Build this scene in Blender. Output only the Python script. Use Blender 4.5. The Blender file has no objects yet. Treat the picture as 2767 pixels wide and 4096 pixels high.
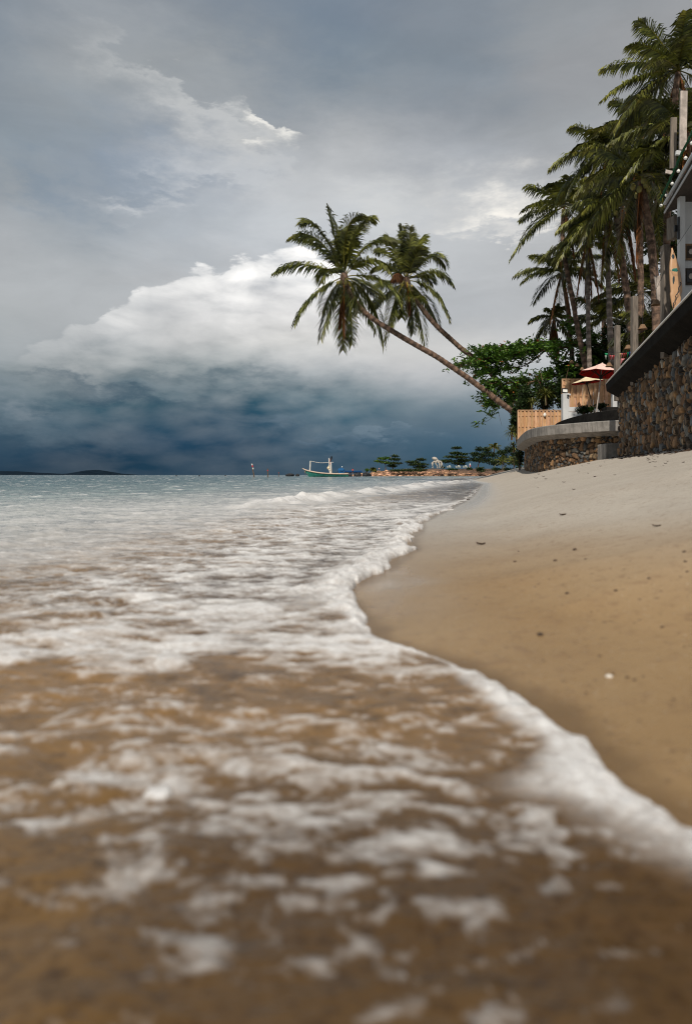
import bpy, math, random
import numpy as np
from mathutils import Vector, Matrix
R = math.radians
sc = bpy.context.scene
rng = np.random.default_rng(7)
random.seed(7)
H0 = 0.4           # height of the lens above the water, metres
F = 683.0          # focal length in pixels of a 691 x 1024 frame
def P(u, v, D):    # a point of the place seen at frame position u, v and lying D metres away
    return np.array([(u - 345.5) / F * D, D, H0 + (475 - v) / F * D])

# ------------------------------------------------------------------ camera
cd = bpy.data.cameras.new('camera'); cam = bpy.data.objects.new('camera', cd)
sc.collection.objects.link(cam); sc.camera = cam
cam.location = (0, 0, H0); cam.rotation_euler = (R(90), 0, 0)
cd.sensor_fit = 'VERTICAL'; cd.sensor_height = 36; cd.sensor_width = 24; cd.lens = 24
cd.shift_y = -37 / 1024; cd.clip_start = 0.02; cd.clip_end = 20000
cd.dof.use_dof = True; cd.dof.focus_distance = 22.0; cd.dof.aperture_fstop = 2.5

# ------------------------------------------------------------------ sun, sky, exposure
SUN_EL = R(46); sx, sy = -0.21, -0.8
SUN_AZ = math.atan2(sx, sy)            # from +Y towards +X
sd = bpy.data.lights.new('sun', 'SUN'); sun = bpy.data.objects.new('sun', sd); sc.collection.objects.link(sun)
sd.energy = 3.6; sd.angle = R(0.5); sd.color = (1.0, 0.93, 0.82)
dirv = Vector((math.sin(SUN_AZ) * math.cos(SUN_EL), math.cos(SUN_AZ) * math.cos(SUN_EL), math.sin(SUN_EL)))
sun.rotation_euler = dirv.to_track_quat('Z', 'Y').to_euler()
sc.view_settings.view_transform = 'Standard'; sc.view_settings.look = 'None'
sc.view_settings.exposure = 0; sc.view_settings.gamma = 1
sc.render.engine = 'CYCLES'
sc.cycles.filter_width = 1.1; sc.cycles.max_bounces = 6; sc.cycles.transparent_max_bounces = 8

def s2l(c):
    return tuple(((x / 255) / 12.92 if x / 255 <= .04045 else ((x / 255 + .055) / 1.055) ** 2.4) for x in c)

class NT:
    def __init__(s, tree): s.t = tree; s.n = tree.nodes; s.l = tree.links
    def node(s, typ, **kw):
        n = s.n.new(typ)
        for k, v in kw.items(): setattr(n, k, v)
        return n
    def put(s, sock, v):
        if hasattr(v, 'is_linked') or hasattr(v, 'links'): s.l.new(v, sock)
        elif v is not None: sock.default_value = v
    def m(s, op, a, b=None, c=None, clamp=False):
        n = s.n.new('ShaderNodeMath'); n.operation = op; n.use_clamp = clamp
        s.put(n.inputs[0], a)
        if b is not None: s.put(n.inputs[1], b)
        if c is not None: s.put(n.inputs[2], c)
        return n.outputs[0]
    def smooth(s, v, a, b, to0=0.0, to1=1.0):
        n = s.n.new('ShaderNodeMapRange'); n.interpolation_type = 'SMOOTHSTEP'
        s.put(n.inputs[0], v); s.put(n.inputs[1], a); s.put(n.inputs[2], b); s.put(n.inputs[3], to0); s.put(n.inputs[4], to1)
        return n.outputs[0]
    def mix(s, f, a, b, blend='MIX'):
        n = s.n.new('ShaderNodeMix'); n.data_type = 'RGBA'; n.blend_type = blend
        s.put(n.inputs[0], f)
        for i, v in ((6, a), (7, b)):
            if isinstance(v, tuple) and len(v) == 3: v = v + (1,)
            s.put(n.inputs[i], v)
        return n.outputs[2]
    def noise(s, vec, scale, detail=4, rough=.55, out=0, dist=0):
        n = s.n.new('ShaderNodeTexNoise'); s.put(n.inputs['Vector'], vec)
        n.inputs['Scale'].default_value = scale; n.inputs['Detail'].default_value = detail
        n.inputs['Roughness'].default_value = rough; n.inputs['Distortion'].default_value = dist
        return n.outputs[out]
    def ramp(s, f, stops, interp='LINEAR'):
        n = s.n.new('ShaderNodeValToRGB'); cr = n.color_ramp; cr.interpolation = interp
        stops = sorted(stops, key=lambda x: x[0])
        while len(cr.elements) < len(stops): cr.elements.new(.5)
        for e, (p, c) in zip(cr.elements, stops):
            e.position = p; e.color = tuple(c[:3]) + (1,)
        s.put(n.inputs[0], f)
        return n.outputs[0]
    def xyz(s, x, y, z):
        n = s.n.new('ShaderNodeCombineXYZ'); s.put(n.inputs[0], x); s.put(n.inputs[1], y); s.put(n.inputs[2], z)
        return n.outputs[0]

def sky_dir(u, v):
    a = math.atan((u - 345.5) / F); return a, math.atan((475 - v) / F * math.cos(a))

def build_world():
    w = bpy.data.worlds.new('World'); sc.world = w; w.use_nodes = True
    t = NT(w.node_tree); t.n.clear()
    tc = t.node('ShaderNodeTexCoord'); sep = t.node('ShaderNodeSeparateXYZ'); t.l.new(tc.outputs['Generated'], sep.inputs[0])
    x, y, z = sep.outputs
    az = t.m('ARCTAN2', x, y); el = t.m('ARCSINE', z)
    v3 = t.xyz(x, y, t.m('MULTIPLY', z, 2.6))
    def nz(scale, det, rough=.55, off=0, dist=0, ch=None):
        vec = t.xyz(t.m('ADD', x, off), y, t.m('MULTIPLY', z, 2.6)) if off else v3
        o = t.noise(vec, scale, det, rough, 0, dist)
        return t.m('SUBTRACT', o, .5)
    n1 = nz(3.2, 6, .6); n2 = nz(3.0, 6, .6, 5.3); n3 = nz(14, 5, .6, 2.1); n4 = nz(13, 5, .6, 8.7)
    # how strongly the cloud field is torn: calmer towards the horizon
    k = t.smooth(el, 0.0, 0.35, .35, 1.0)
    azw = t.m('ADD', az, t.m('MULTIPLY', k, t.m('ADD', t.m('MULTIPLY', n1, .34), t.m('MULTIPLY', n3, .07))))
    elw = t.m('ADD', el, t.m('MULTIPLY', k, t.m('ADD', t.m('MULTIPLY', n2, .17), t.m('MULTIPLY', n4, .035))))
    cols = [-60, 70, 200, 330, 450, 570, 700]
    rows = [0, 60, 120, 180, 240, 300, 340, 370, 400, 440, 474]
    G = [
     [(130,140,150),(142,149,157),(134,143,153),(122,134,148),(132,141,151),(146,151,156),(157,159,162)],
     [(130,140,150),(150,156,161),(150,156,161),(132,143,153),(134,144,154),(152,155,159),(161,163,165)],
     [(138,148,156),(142,151,159),(158,163,168),(168,172,176),(152,158,165),(158,162,166),(166,167,169)],
     [(158,164,169),(148,157,166),(172,177,183),(196,199,202),(180,184,189),(167,170,174),(169,171,173)],
     [(168,172,176),(163,169,174),(174,180,186),(196,200,204),(190,193,196),(184,186,188),(176,178,181)],
     [(176,180,182),(177,181,184),(186,188,190),(196,197,199),(178,181,184),(184,186,188),(190,192,194)],
     [(158,166,170),(168,173,176),(178,181,182),(200,200,198),(202,202,201),(192,194,196),(198,199,201)],
     [(124,138,144),(134,143,147),(136,147,151),(166,171,174),(186,188,190),(182,186,189),(192,195,198)],
     [(88,110,122),(66,94,108),(64,92,106),(82,108,121),(124,138,147),(146,156,164),(172,178,185)],
     [(48,76,95),(38,68,89),(38,69,91),(56,86,106),(74,99,117),(108,126,140),(142,155,166)],
     [(24,50,70),(28,56,76),(32,62,83),(42,72,92),(58,85,103),(90,108,123),(120,135,149)]]
    EM = 1.2
    prev = None; pa = None
    for i, u in enumerate(cols):
        a = math.atan((u - 345.5) / F)
        st = [(0.0, s2l(G[-1][i]))]
        for r_, v in enumerate(rows):
            st.append((max(.003, sky_dir(u, v)[1] / EM), s2l(G[r_][i])))
        st.append((.75, s2l((135, 143, 152)))); st.append((1.0, s2l((125, 135, 146))))
        c = t.ramp(t.m('DIVIDE', elw, EM), st, 'CARDINAL')
        prev = c if prev is None else t.mix(t.smooth(azw, pa, a), prev, c)
        pa = a
    col = prev
    # mottling of the cloud sheet
    mot = t.m('ADD', 1.0, t.m('ADD', t.m('MULTIPLY', nz(7, 7, .62, 3.3, .4), .34), t.m('MULTIPLY', nz(2.3, 4, .5, 9.1), .22)))
    col = t.mix(1.0, col, t.xyz(mot, mot, mot), 'MULTIPLY')
    n7 = nz(20, 6, .68, 6.6, .5)
    def blob(c, u, v, ru, rv, rot, strength, tint, warp=True, edge=None):
        a0, e0 = sky_dir(u, v); A, E = (azw, elw) if warp else (az, el)
        if warp == 2:
            A = t.m('ADD', az, t.m('MULTIPLY', n3, .26)); E = t.m('ADD', el, t.m('MULTIPLY', n4, .13))
        dx = t.m('SUBTRACT', A, a0); dy = t.m('SUBTRACT', E, e0); cr, sr = math.cos(rot), math.sin(rot)
        px = t.m('DIVIDE', t.m('ADD', t.m('MULTIPLY', dx, cr), t.m('MULTIPLY', dy, sr)), ru / F)
        py = t.m('DIVIDE', t.m('SUBTRACT', t.m('MULTIPLY', dy, cr), t.m('MULTIPLY', dx, sr)), rv / F)
        q = t.m('ADD', t.m('MULTIPLY', px, px), t.m('MULTIPLY', py, py))
        g = t.m('MULTIPLY', t.m('POWER', 2.718, t.m('MULTIPLY', q, -1.0)), t.m('ADD', 1.0, t.m('MULTIPLY', n7, 1.7)), clamp=True)
        if edge:   # a cloud with a crisp rim on one side
            g = t.m('MULTIPLY', g, t.smooth(t.m('ADD', t.m('MULTIPLY', py, edge), .35), 0, .45))
        return t.mix(t.m('MULTIPLY', g, strength), c, s2l(tint))
    col = blob(col, 120, 30, 90, 34, -.35, .22, (178, 182, 184), 2)
    col = blob(col, 150, 165, 60, 30, 0, .45, (118, 138, 160), 2)
    col = blob(col, 40, 185, 45, 18, -.5, .35, (112, 134, 155), 2)
    col = blob(col, 280, 35, 60, 60, 0, .35, (112, 128, 146), 2)
    col = blob(col, 215, 116, 85, 24, -.42, .42, (224, 224, 222), 2, -1)
    col = blob(col, 258, 120, 24, 12, -.3, .9, (240, 238, 232), 2, -1)
    col = blob(col, 205, 178, 48, 22, .1, .55, (206, 209, 212), 2, 1)
    col = blob(col, 150, 204, 34, 7, .1, .45, (215, 217, 219), 2)
    col = blob(col, 390, 205, 45, 22, 0, .55, (216, 217, 216), 2)
    col = blob(col, 512, 218, 50, 26, .05, 1.0, (250, 246, 238), 2, 1)
    col = blob(col, 505, 238, 24, 12, .05, .7, (228, 226, 222), 2, 1)
    # the lit cumulus bank above the storm: crisp rim, fading downwards
    ed = [(-60,380,0),(0,354,.05),(50,333,.15),(95,312,.3),(112,298,.42),(130,291,.45),(150,286,.32),(170,273,.5),(190,268,.55),
          (225,263,.75),(252,248,1),(275,243,1),(300,243,1),(325,250,1),(350,264,.7),(385,290,.25),(430,315,.05),(480,330,0)]
    st = []
    for u, v, g in ed:
        a, e = sky_dir(u, v); st.append(((a + .7) / 1.2, (e * 2, g, 0)))
    n5 = nz(26, 3, .5, 1.7, .3); n6 = nz(60, 3, .6, 4.1)
    er = t.node('ShaderNodeSeparateColor')
    t.l.new(t.ramp(t.m('DIVIDE', t.m('ADD', az, .7), 1.2), st), er.inputs[0])
    vor = t.node('ShaderNodeTexVoronoi'); vor.feature = 'SMOOTH_F1'; vor.inputs['Scale'].default_value = 17; vor.inputs['Smoothness'].default_value = .35
    t.l.new(v3, vor.inputs['Vector'])
    puff = t.m('SUBTRACT', .33, vor.outputs['Distance'])
    edge = t.m('ADD', t.m('DIVIDE', er.outputs[0], 2.0), t.m('ADD', t.m('MULTIPLY', puff, .036), t.m('ADD', t.m('MULTIPLY', n5, .03), t.m('MULTIPLY', n6, .014))))
    dep = t.m('SUBTRACT', edge, el)
    msk = t.smooth(dep, 0, .008)
    body = t.m('POWER', 2.718, t.m('MULTIPLY', t.m('MAXIMUM', dep, 0.0), -11.0))
    lit = t.m('MULTIPLY', t.m('MULTIPLY', msk, er.outputs[1]), t.m('MULTIPLY', body, t.m('ADD', 1.0, t.m('ADD', t.m('MULTIPLY', puff, 1.5), t.m('ADD', t.m('MULTIPLY', nz(9, 5, .6, 4.4, .4), 2.4), t.m('MULTIPLY', n5, 1.3))))), clamp=True)
    col = t.mix(lit, col, (1.12, 1.10, 1.07))
    # light, torn patches inside the storm bank
    col = blob(col, 385, 432, 22, 9, 0, .35, (128, 146, 160), 2, -1)
    col = blob(col, 345, 437, 18, 6, 0, .25, (112, 132, 150), 2, -1)
    col = blob(col, 305, 436, 16, 6, .1, .22, (104, 126, 146), 2, -1)
    col = blob(col, 272, 420, 30, 7, 0, .25, (110, 130, 148), 2)
    col = blob(col, 150, 388, 60, 8, -.05, .35, (122, 138, 148), 2)
    col = blob(col, 20, 420, 80, 14, -.15, .35, (112, 130, 142), 2)
    col = blob(col, -10, 398, 30, 16, 0, .5, (140, 150, 158), 2)
    col = blob(col, 80, 383, 60, 7, -.1, .5, (52, 80, 98), 2)
    col = blob(col, 130, 398, 80, 6, -.06, .5, (44, 74, 94), 2)
    col = blob(col, 220, 376, 90, 8, 0, .45, (62, 88, 104), 2)
    sky = t.node('ShaderNodeTexSky'); sky.sky_type = 'NISHITA'; sky.sun_disc = False
    sky.sun_elevation = SUN_EL; sky.sun_rotation = SUN_AZ; sky.altitude = 0
    cloud = t.mix(1.0, col, (10.0, 10.0, 10.0), 'MULTIPLY')
    full = t.mix(.996, sky.outputs[0], cloud)
    bg = t.node('ShaderNodeBackground'); t.l.new(full, bg.inputs[0]); bg.inputs[1].default_value = .1
    out = t.node('ShaderNodeOutputWorld'); t.l.new(bg.outputs[0], out.inputs[0])
    w.cycles.sampling_method = 'MANUAL'; w.cycles.sample_map_resolution = 512
build_world()

# ------------------------------------------------------------------ numpy noise
_perm = np.random.default_rng(3).random((256, 256))
def vnoise(x, y):
    xi = np.floor(x).astype(int); yi = np.floor(y).astype(int); fx = x - xi; fy = y - yi
    fx = fx * fx * fx * (fx * (fx * 6 - 15) + 10); fy = fy * fy * fy * (fy * (fy * 6 - 15) + 10)
    a = _perm[xi & 255, yi & 255]; b = _perm[(xi + 1) & 255, yi & 255]; c = _perm[xi & 255, (yi + 1) & 255]; d = _perm[(xi + 1) & 255, (yi + 1) & 255]
    return (a + (b - a) * fx) * (1 - fy) + (c + (d - c) * fx) * fy
def fbm(x, y, o=4, g=.5):
    s = 0; a = 1; tot = 0
    for i in range(o):
        s = s + a * (vnoise(x * 2 ** i + 17.3 * i, y * 2 ** i + 9.1 * i) - .5); tot += a; a *= g
    return s / tot * 2      # about -1..1
def worley(x, y, seed=0):
    xi = np.floor(x).astype(int); yi = np.floor(y).astype(int)
    f1 = np.full(x.shape, 9.); f2 = np.full(x.shape, 9.); idx = np.zeros(x.shape); cx = np.zeros(x.shape); cy = np.zeros(x.shape)
    for i in (-1, 0, 1):
        for j in (-1, 0, 1):
            a = xi + i; b = yi + j
            px = a + .12 + .76 * _perm[(a + seed) & 255, b & 255]; py = b + .12 + .76 * _perm[(b + 91) & 255, (a + seed + 37) & 255]
            d = np.hypot(px - x, py - y); m = d < f1
            f2 = np.where(m, f1, np.minimum(f2, d)); idx = np.where(m, _perm[(a * 7 + 13 + seed) & 255, (b * 11 + 5) & 255], idx)
            cx = np.where(m, px, cx); cy = np.where(m, py, cy); f1 = np.where(m, d, f1)
    return f1, f2, idx, cx, cy
def sstep(a, b, x):
    t = np.clip((x - a) / (b - a), 0, 1); return t * t * (3 - 2 * t)

# ------------------------------------------------------------------ object helpers
col0 = sc.collection
def tag(o, label=None, cat=None, group=None, kind=None):
    if label: o['label'] = label
    if cat: o['category'] = cat
    if group: o['group'] = group
    if kind: o['kind'] = kind
    return o
def thing(name, label, cat, loc=(0, 0, 0), rz=0, group=None):
    o = bpy.data.objects.new(name, None); col0.objects.link(o); o.location = tuple(loc); o.rotation_euler = (0, 0, rz)
    o.empty_display_size = .1
    return tag(o, label, cat, group)
def org(o): return np.array(o.location)
class MB:
    def __init__(s): s.v = []; s.f = []; s.n = 0; s.c = []
    def add(s, v, f, c=None):
        v = np.asarray(v, float); s.v.append(v); s.f += [tuple(int(i) + s.n for i in q) for q in f]; s.n += len(v)
        s.c.append(np.tile(np.array(c if c is not None else (1, 1, 1), float), (len(v), 1)) if np.ndim(c) < 2 else np.asarray(c)); return s
    def box(s, c, size, rot=None, col=None, taper=1.0):
        sx, sy, sz = np.array(size) / 2
        v = np.array([(-sx, -sy, -sz), (sx, -sy, -sz), (sx, sy, -sz), (-sx, sy, -sz), (-sx * taper, -sy * taper, sz), (sx * taper, -sy * taper, sz), (sx * taper, sy * taper, sz), (-sx * taper, sy * taper, sz)])
        if rot is not None: v = v @ np.array(rot).T
        return s.add(v + np.array(c), [(0, 3, 2, 1), (4, 5, 6, 7), (0, 1, 5, 4), (1, 2, 6, 5), (2, 3, 7, 6), (3, 0, 4, 7)], col)
    def tube(s, pts, rad, n=8, col=None, cap=True):
        pts = np.asarray(pts, float); N = len(pts); rad = np.broadcast_to(np.asarray(rad, float), (N,))
        tan = np.gradient(pts, axis=0); tan /= np.linalg.norm(tan, axis=1)[:, None] + 1e-9
        up = np.array([0, 0, 1.]) if abs(tan[0][2]) < .9 else np.array([1., 0, 0])
        V = []
        a = np.arange(n) * 2 * math.pi / n
        side = np.cross(tan[0], up)
        for i in range(N):
            side = side - tan[i] * side.dot(tan[i]); side /= np.linalg.norm(side) + 1e-9; w = np.cross(tan[i], side)
            V.append(pts[i] + rad[i] * (np.cos(a)[:, None] * side + np.sin(a)[:, None] * w))
        f = [(i * n + j, i * n + (j + 1) % n, (i + 1) * n + (j + 1) % n, (i + 1) * n + j) for i in range(N - 1) for j in range(n)]
        if cap: f += [tuple(range(n - 1, -1, -1)), tuple((N - 1) * n + j for j in range(n))]
        return s.add(np.concatenate(V), f, col)
    def blob(s, c, r, n=(10, 7), jit=0, col=None, rot=None, seed=0):
        rg = np.random.default_rng(seed); V = []; nu, nv = n
        for j in range(1, nv):
            for i in range(nu):
                a = 2 * math.pi * i / nu; b = math.pi * j / nv; V.append((math.cos(a) * math.sin(b), math.sin(a) * math.sin(b), math.cos(b)))
        V += [(0, 0, 1), (0, 0, -1)]; V = np.array(V); V = V * (1 + jit * rg.uniform(-1, 1, (len(V), 1))) * np.array(r)
        if rot is not None: V = V @ np.array(rot).T
        f = [(j * nu + i, (j + 1) * nu + i, (j + 1) * nu + (i + 1) % nu, j * nu + (i + 1) % nu) for j in range(nv - 2) for i in range(nu)]
        T = nu * (nv - 1); f += [(T, i, (i + 1) % nu) for i in range(nu)] + [(T + 1, (nv - 2) * nu + (i + 1) % nu, (nv - 2) * nu + i) for i in range(nu)]
        return s.add(V + np.array(c), f, col)
    def build(s, name, mat, parent=None, smooth=False, bevel=0, off=None):
        V = np.concatenate(s.v)
        if parent is not None and off is None:
            off = org(parent)
            if parent.parent is not None: off = off + org(parent.parent)
        if off is not None: V = V - np.array(off)
        me = bpy.data.meshes.new(name); me.from_pydata(V.tolist(), [], s.f); me.update()
        ca = me.color_attributes.new('Col', 'FLOAT_COLOR', 'POINT')
        ca.data.foreach_set('color', np.concatenate([np.concatenate(s.c), np.ones((s.n, 1))], 1).astype(np.float32).ravel())
        if smooth: me.polygons.foreach_set('use_smooth', [True] * len(me.polygons))
        o = bpy.data.objects.new(name, me); col0.objects.link(o); me.materials.append(mat)
        if parent is not None: o.parent = parent
        if bevel:
            b = o.modifiers.new('bevel', 'BEVEL'); b.width = bevel; b.segments = 2; b.limit_method = 'ANGLE'
        return o
def rotm(x=0, y=0, z=0): return np.array(Matrix.Rotation(z, 3, 'Z') @ Matrix.Rotation(y, 3, 'Y') @ Matrix.Rotation(x, 3, 'X'))

# ------------------------------------------------------------------ materials
def mat(name, c, rough=.7, var=.25, scale=6, bump=.3, bscale=40, spec=.4, c2=None, trans=0, metal=0, attr=False, stretch=(1, 1, 1), bdist=.01, streak=0):
    m = bpy.data.materials.new(name); m.use_nodes = True; t = NT(m.node_tree); t.n.clear()
    tc = t.node('ShaderNodeTexCoord'); mp = t.node('ShaderNodeMapping'); t.l.new(tc.outputs['Object'], mp.inputs[0]); mp.inputs['Scale'].default_value = stretch
    vec = mp.outputs[0]
    n = t.noise(vec, scale, 6, .62)
    c2 = c2 or tuple(x * (1 - var) for x in c); c1 = tuple(min(1, x * (1 + var * .6)) for x in c)
    cc = t.mix(t.smooth(n, .3, .7), c2, c1)
    if attr:
        a = t.node('ShaderNodeVertexColor'); a.layer_name = 'Col'; cc = t.mix(1.0, cc, a.outputs[0], 'MULTIPLY')
    if streak:
        mp2 = t.node('ShaderNodeMapping'); t.l.new(tc.outputs['Object'], mp2.inputs[0]); mp2.inputs['Scale'].default_value = (3, 3, .35)
        s_ = t.noise(mp2.outputs[0], 2.2, 5, .6); cc = t.mix(t.m('MULTIPLY', t.smooth(s_, .48, .7), streak), cc, tuple(x * .3 for x in c))
    b = t.node('ShaderNodeBsdfPrincipled'); t.put(b.inputs['Base Color'], cc)
    b.inputs['Roughness'].default_value = rough; b.inputs['Specular IOR Level'].default_value = spec; b.inputs['Metallic'].default_value = metal
    if bump:
        bp = t.node('ShaderNodeBump'); bp.inputs['Strength'].default_value = bump; bp.inputs['Distance'].default_value = bdist
        t.l.new(t.noise(vec, bscale, 5, .6), bp.inputs['Height']); t.l.new(bp.outputs[0], b.inputs['Normal'])
    out = t.node('ShaderNodeOutputMaterial'); sh = b.outputs[0]
    if trans:
        tr = t.node('ShaderNodeBsdfTranslucent'); t.put(tr.inputs[0], cc); mx = t.node('ShaderNodeMixShader'); mx.inputs[0].default_value = trans
        t.l.new(sh, mx.inputs[1]); t.l.new(tr.outputs[0], mx.inputs[2]); sh = mx.outputs[0]
    t.l.new(sh, out.inputs[0]); return m
M = {}
M['frond'] = mat('palm_leaf', (.150, .155, .028), .38, .3, .9, 0, c2=(.018, .026, .006), trans=.14, spec=.45, attr=True)  # near-black to yellow tones carry shadow and highlight contrast in the colour
M['dead'] = mat('dead_frond', (.20, .085, .03), .8, .4, 2, 0, trans=.15, attr=True)
M['trunk'] = mat('palm_bark', (.20, .125, .085), .85, .5, 5, .8, 30, attr=True, bdist=.03, c2=(.07, .045, .035))
M['trunkgrey'] = mat('grey_palm_bark', (.26, .21, .18), .85, .5, 4, .8, 30, attr=True, bdist=.03, c2=(.11, .085, .07))
M['coco'] = mat('coconut', (.28, .24, .07), .5, .4, 4, .2)
M['leaf'] = mat('almond_leaf', (.115, .205, .025), .4, .45, 2.5, 0, trans=.22, attr=True, spec=.45, c2=(.028, .085, .014))
M['darkleaf'] = mat('dark_leaf', (.035, .065, .016), .5, .5, 1.5, 0, trans=.12, attr=True)
M['bark'] = mat('branch_bark', (.14, .085, .05), .9, .4, 5, .6, 25, bdist=.02)
M['wood'] = mat('fence_board', (.66, .42, .25), .7, .22, 3, .3, 30, attr=True, stretch=(3, 3, .6), c2=(.50, .27, .13))
M['conc'] = mat('weathered_concrete', (.30, .275, .25), .9, .3, 3, .5, 45, streak=.6, bdist=.015)
M['conclight'] = mat('pale_concrete', (.55, .53, .50), .9, .25, 3, .4, 45, streak=.3)
M['dark'] = mat('dark_concrete', (.022, .02, .018), .9, .4, 3, .5, 30, spec=.08)
M['white'] = mat('white_plaster', (.62, .62, .62), .8, .1, 2, .15, 40, streak=.15)
M['whitewood'] = mat('weathered_white_wood', (.50, .43, .38), .8, .35, 6, .4, 40, streak=.4)
M['greywood'] = mat('grey_wood', (.20, .165, .135), .85, .4, 5, .5, 35, stretch=(3, 3, .5))
M['darkwood'] = mat('dark_wood', (.06, .042, .03), .8, .4, 6, .4, 35, stretch=(3, 3, .5))
M['red'] = mat('red_canvas', (.88, .05, .04), .8, .15, 3, .1, 60, trans=.6)
M['canvas'] = mat('faded_canvas', (.88, .60, .52), .85, .15, 4, .15, 60)
M['cream'] = mat('cream_canvas', (.80, .66, .44), .85, .12, 4, .15, 60)
M['black'] = mat('black_metal', (.012, .012, .013), .45, .2, 5, 0)
M['rattan'] = mat('rattan', (.22, .13, .07), .8, .3, 20, .5, 60)
M['pipe'] = mat('grey_white_pipe', (.50, .52, .55), .4, .1, 4, .1)
M['lampw'] = mat('white_glass', (.8, .78, .72), .25, .05, 4, 0)
M['green'] = mat('green_garland', (.01, .09, .03), .6, .4, 30, .5, 60)
M['board'] = mat('surfboard_resin', (.55, .32, .17), .3, .12, 2, 0, spec=.5)
M['ink'] = mat('dark_print', (.03, .05, .06), .5, .2, 6, 0)
M['teal'] = mat('teal_boat_paint', (.035, .22, .175), .5, .35, 3, .2, streak=.5)
M['boatwood'] = mat('cream_boat_paint', (.62, .47, .36), .6, .2, 3, .2)
M['boatwhite'] = mat('white_boat_paint', (.75, .70, .62), .6, .15, 3, .2)
M['tarp'] = mat('blue_tarpaulin', (.01, .10, .26), .55, .3, 3, .5, 6, bdist=.1)
M['blue'] = mat('blue_boat_paint', (.01, .08, .25), .5, .2, 3, 0)
M['statue'] = mat('weathered_statue', (.50, .44, .38), .85, .35, 2, .3, 10)
M['rock'] = mat('orange_rock', (.30, .185, .12), .9, .5, .8, .5, 6, attr=True, c2=(.13, .07, .045))
M['darkrock'] = mat('wet_dark_rock', (.02, .02, .022), .6, .4, 3, .5, 8)
M['island'] = mat('distant_wooded_hills', (.012, .022, .034), 1, .3, .01, 0, spec=0)
M['skin'] = mat('skin', (.30, .16, .10), .6, .1, 5, 0)
M['litter'] = mat('dry_leaf', (.055, .03, .016), .7, .4, 40, .3, 80)
M['pebble'] = mat('pebble', (.07, .045, .03), .7, .4, 30, .3, 80)
M['shell'] = mat('shell', (.7, .64, .56), .4, .15, 30, .2, 80)
def flat(name, c, **k): return mat(name, c, .75, .15, 8, 0, **k)
M['stone'] = mat('rubble_stone', (1.0, 1.0, 1.0), .85, .35, 9, .9, 38, attr=True, bdist=.025)

# ------------------------------------------------------------------ shore, sand, water
SH = [(40, 150), (26, 110), (14, 75), (10.2, 58), (7.0, 38), (6.0, 30), (4.3, 22), (2.4, 13), (1.65, 9.75), (.95, 7.0), (.60, 5.6), (.52, 4.9), (.40, 4.2), (.37, 3.74), (.26, 3.25), (.178, 2.94), (.10, 2.62),
      (-.01, 2.36), (.00, 2.15), (.044, 1.94), (.055, 1.75), (.085, 1.62), (.15, 1.5), (.22, 1.43), (.286, 1.29), (.342, 1.167), (.369, 1.015), (.362, .92), (.357, .861), (.375, .756), (.5, .6), (.9, .35), (1.9, -.2), (4, -1.5), (8, -5), (14, -16), (30, -90)]
def sdist(x, y, pl=SH, signed=True):
    best = np.full(x.shape, 1e9); sg = np.ones(x.shape); pl = np.array(pl, float)
    for a, b in zip(pl[:-1], pl[1:]):
        ab = b - a; t = np.clip(((x - a[0]) * ab[0] + (y - a[1]) * ab[1]) / (ab @ ab), 0, 1)
        d = np.hypot(x - a[0] - t * ab[0], y - a[1] - t * ab[1])
        cr = ab[0] * (y - a[1]) - ab[1] * (x - a[0]); m = d < best - 1e-9
        best = np.where(m, d, best); sg = np.where(m, np.sign(cr), sg)
    return best * sg if signed else best
def profile(d):
    zl = .10 * np.clip(d, 0, .5) + .245 * np.clip(d - .5, 0, 3.9) + .3 * np.clip(d - 4.4, 0, 4.0)
    return np.where(d > 0, zl, np.maximum(np.where(d > -1.1, .018 * d, -.02 + .06 * (d + 1.1)), -3 + 0 * d))
def terrain_z(x, y):
    d = sdist(x, y); r = np.hypot(x, y)
    return profile(d) + .012 * fbm(x * 1.3, y * 1.3, 3) * np.clip(np.abs(d) * 2, 0, 1) + .02 * fbm(x * .5, y * .5, 2) * np.clip((d - .5), 0, 1)
def polar(radii, az):
    Rr, A = np.meshgrid(radii, az, indexing='ij'); return Rr * np.sin(A), Rr * np.cos(A)
def grid_obj(name, X, Y, Z, m, attrs=None, closed=False):
    n0, n1 = X.shape; V = np.stack([X, Y, Z], -1).reshape(-1, 3).astype(np.float32)
    i, j = np.meshgrid(np.arange(n0 - 1), np.arange(n1 if closed else n1 - 1), indexing='ij'); j2 = (j + 1) % n1
    Q = np.stack([i * n1 + j, i * n1 + j2, (i + 1) * n1 + j2, (i + 1) * n1 + j], -1).reshape(-1, 4)[:, ::-1]
    me = bpy.data.meshes.new(name); me.vertices.add(len(V)); me.vertices.foreach_set('co', V.ravel())
    me.loops.add(Q.size); me.loops.foreach_set('vertex_index', Q.ravel().astype(np.int32))
    me.polygons.add(len(Q)); me.polygons.foreach_set('loop_start', (np.arange(len(Q)) * 4).astype(np.int32))
    me.polygons.foreach_set('use_smooth', np.ones(len(Q), bool)); me.update(calc_edges=True); me.validate()
    for k, v in (attrs or {}).items():
        if v.ndim == 3:
            a = me.color_attributes.new(k, 'FLOAT_COLOR', 'POINT'); a.data.foreach_set('color', np.concatenate([v, np.ones(v.shape[:2] + (1,))], -1).astype(np.float32).ravel())
        else:
            a = me.attributes.new(k, 'FLOAT', 'POINT'); a.data.foreach_set('value', v.astype(np.float32).ravel())
    o = bpy.data.objects.new(name, me); col0.objects.link(o); me.materials.append(m); return o
def radii(segs):
    out = []
    for a, b, q in segs:
        n = int(math.log(b / a) / math.log(q)); out += list(np.geomspace(a, b, n, endpoint=False))
    return np.array(out + [segs[-1][1]])
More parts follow.
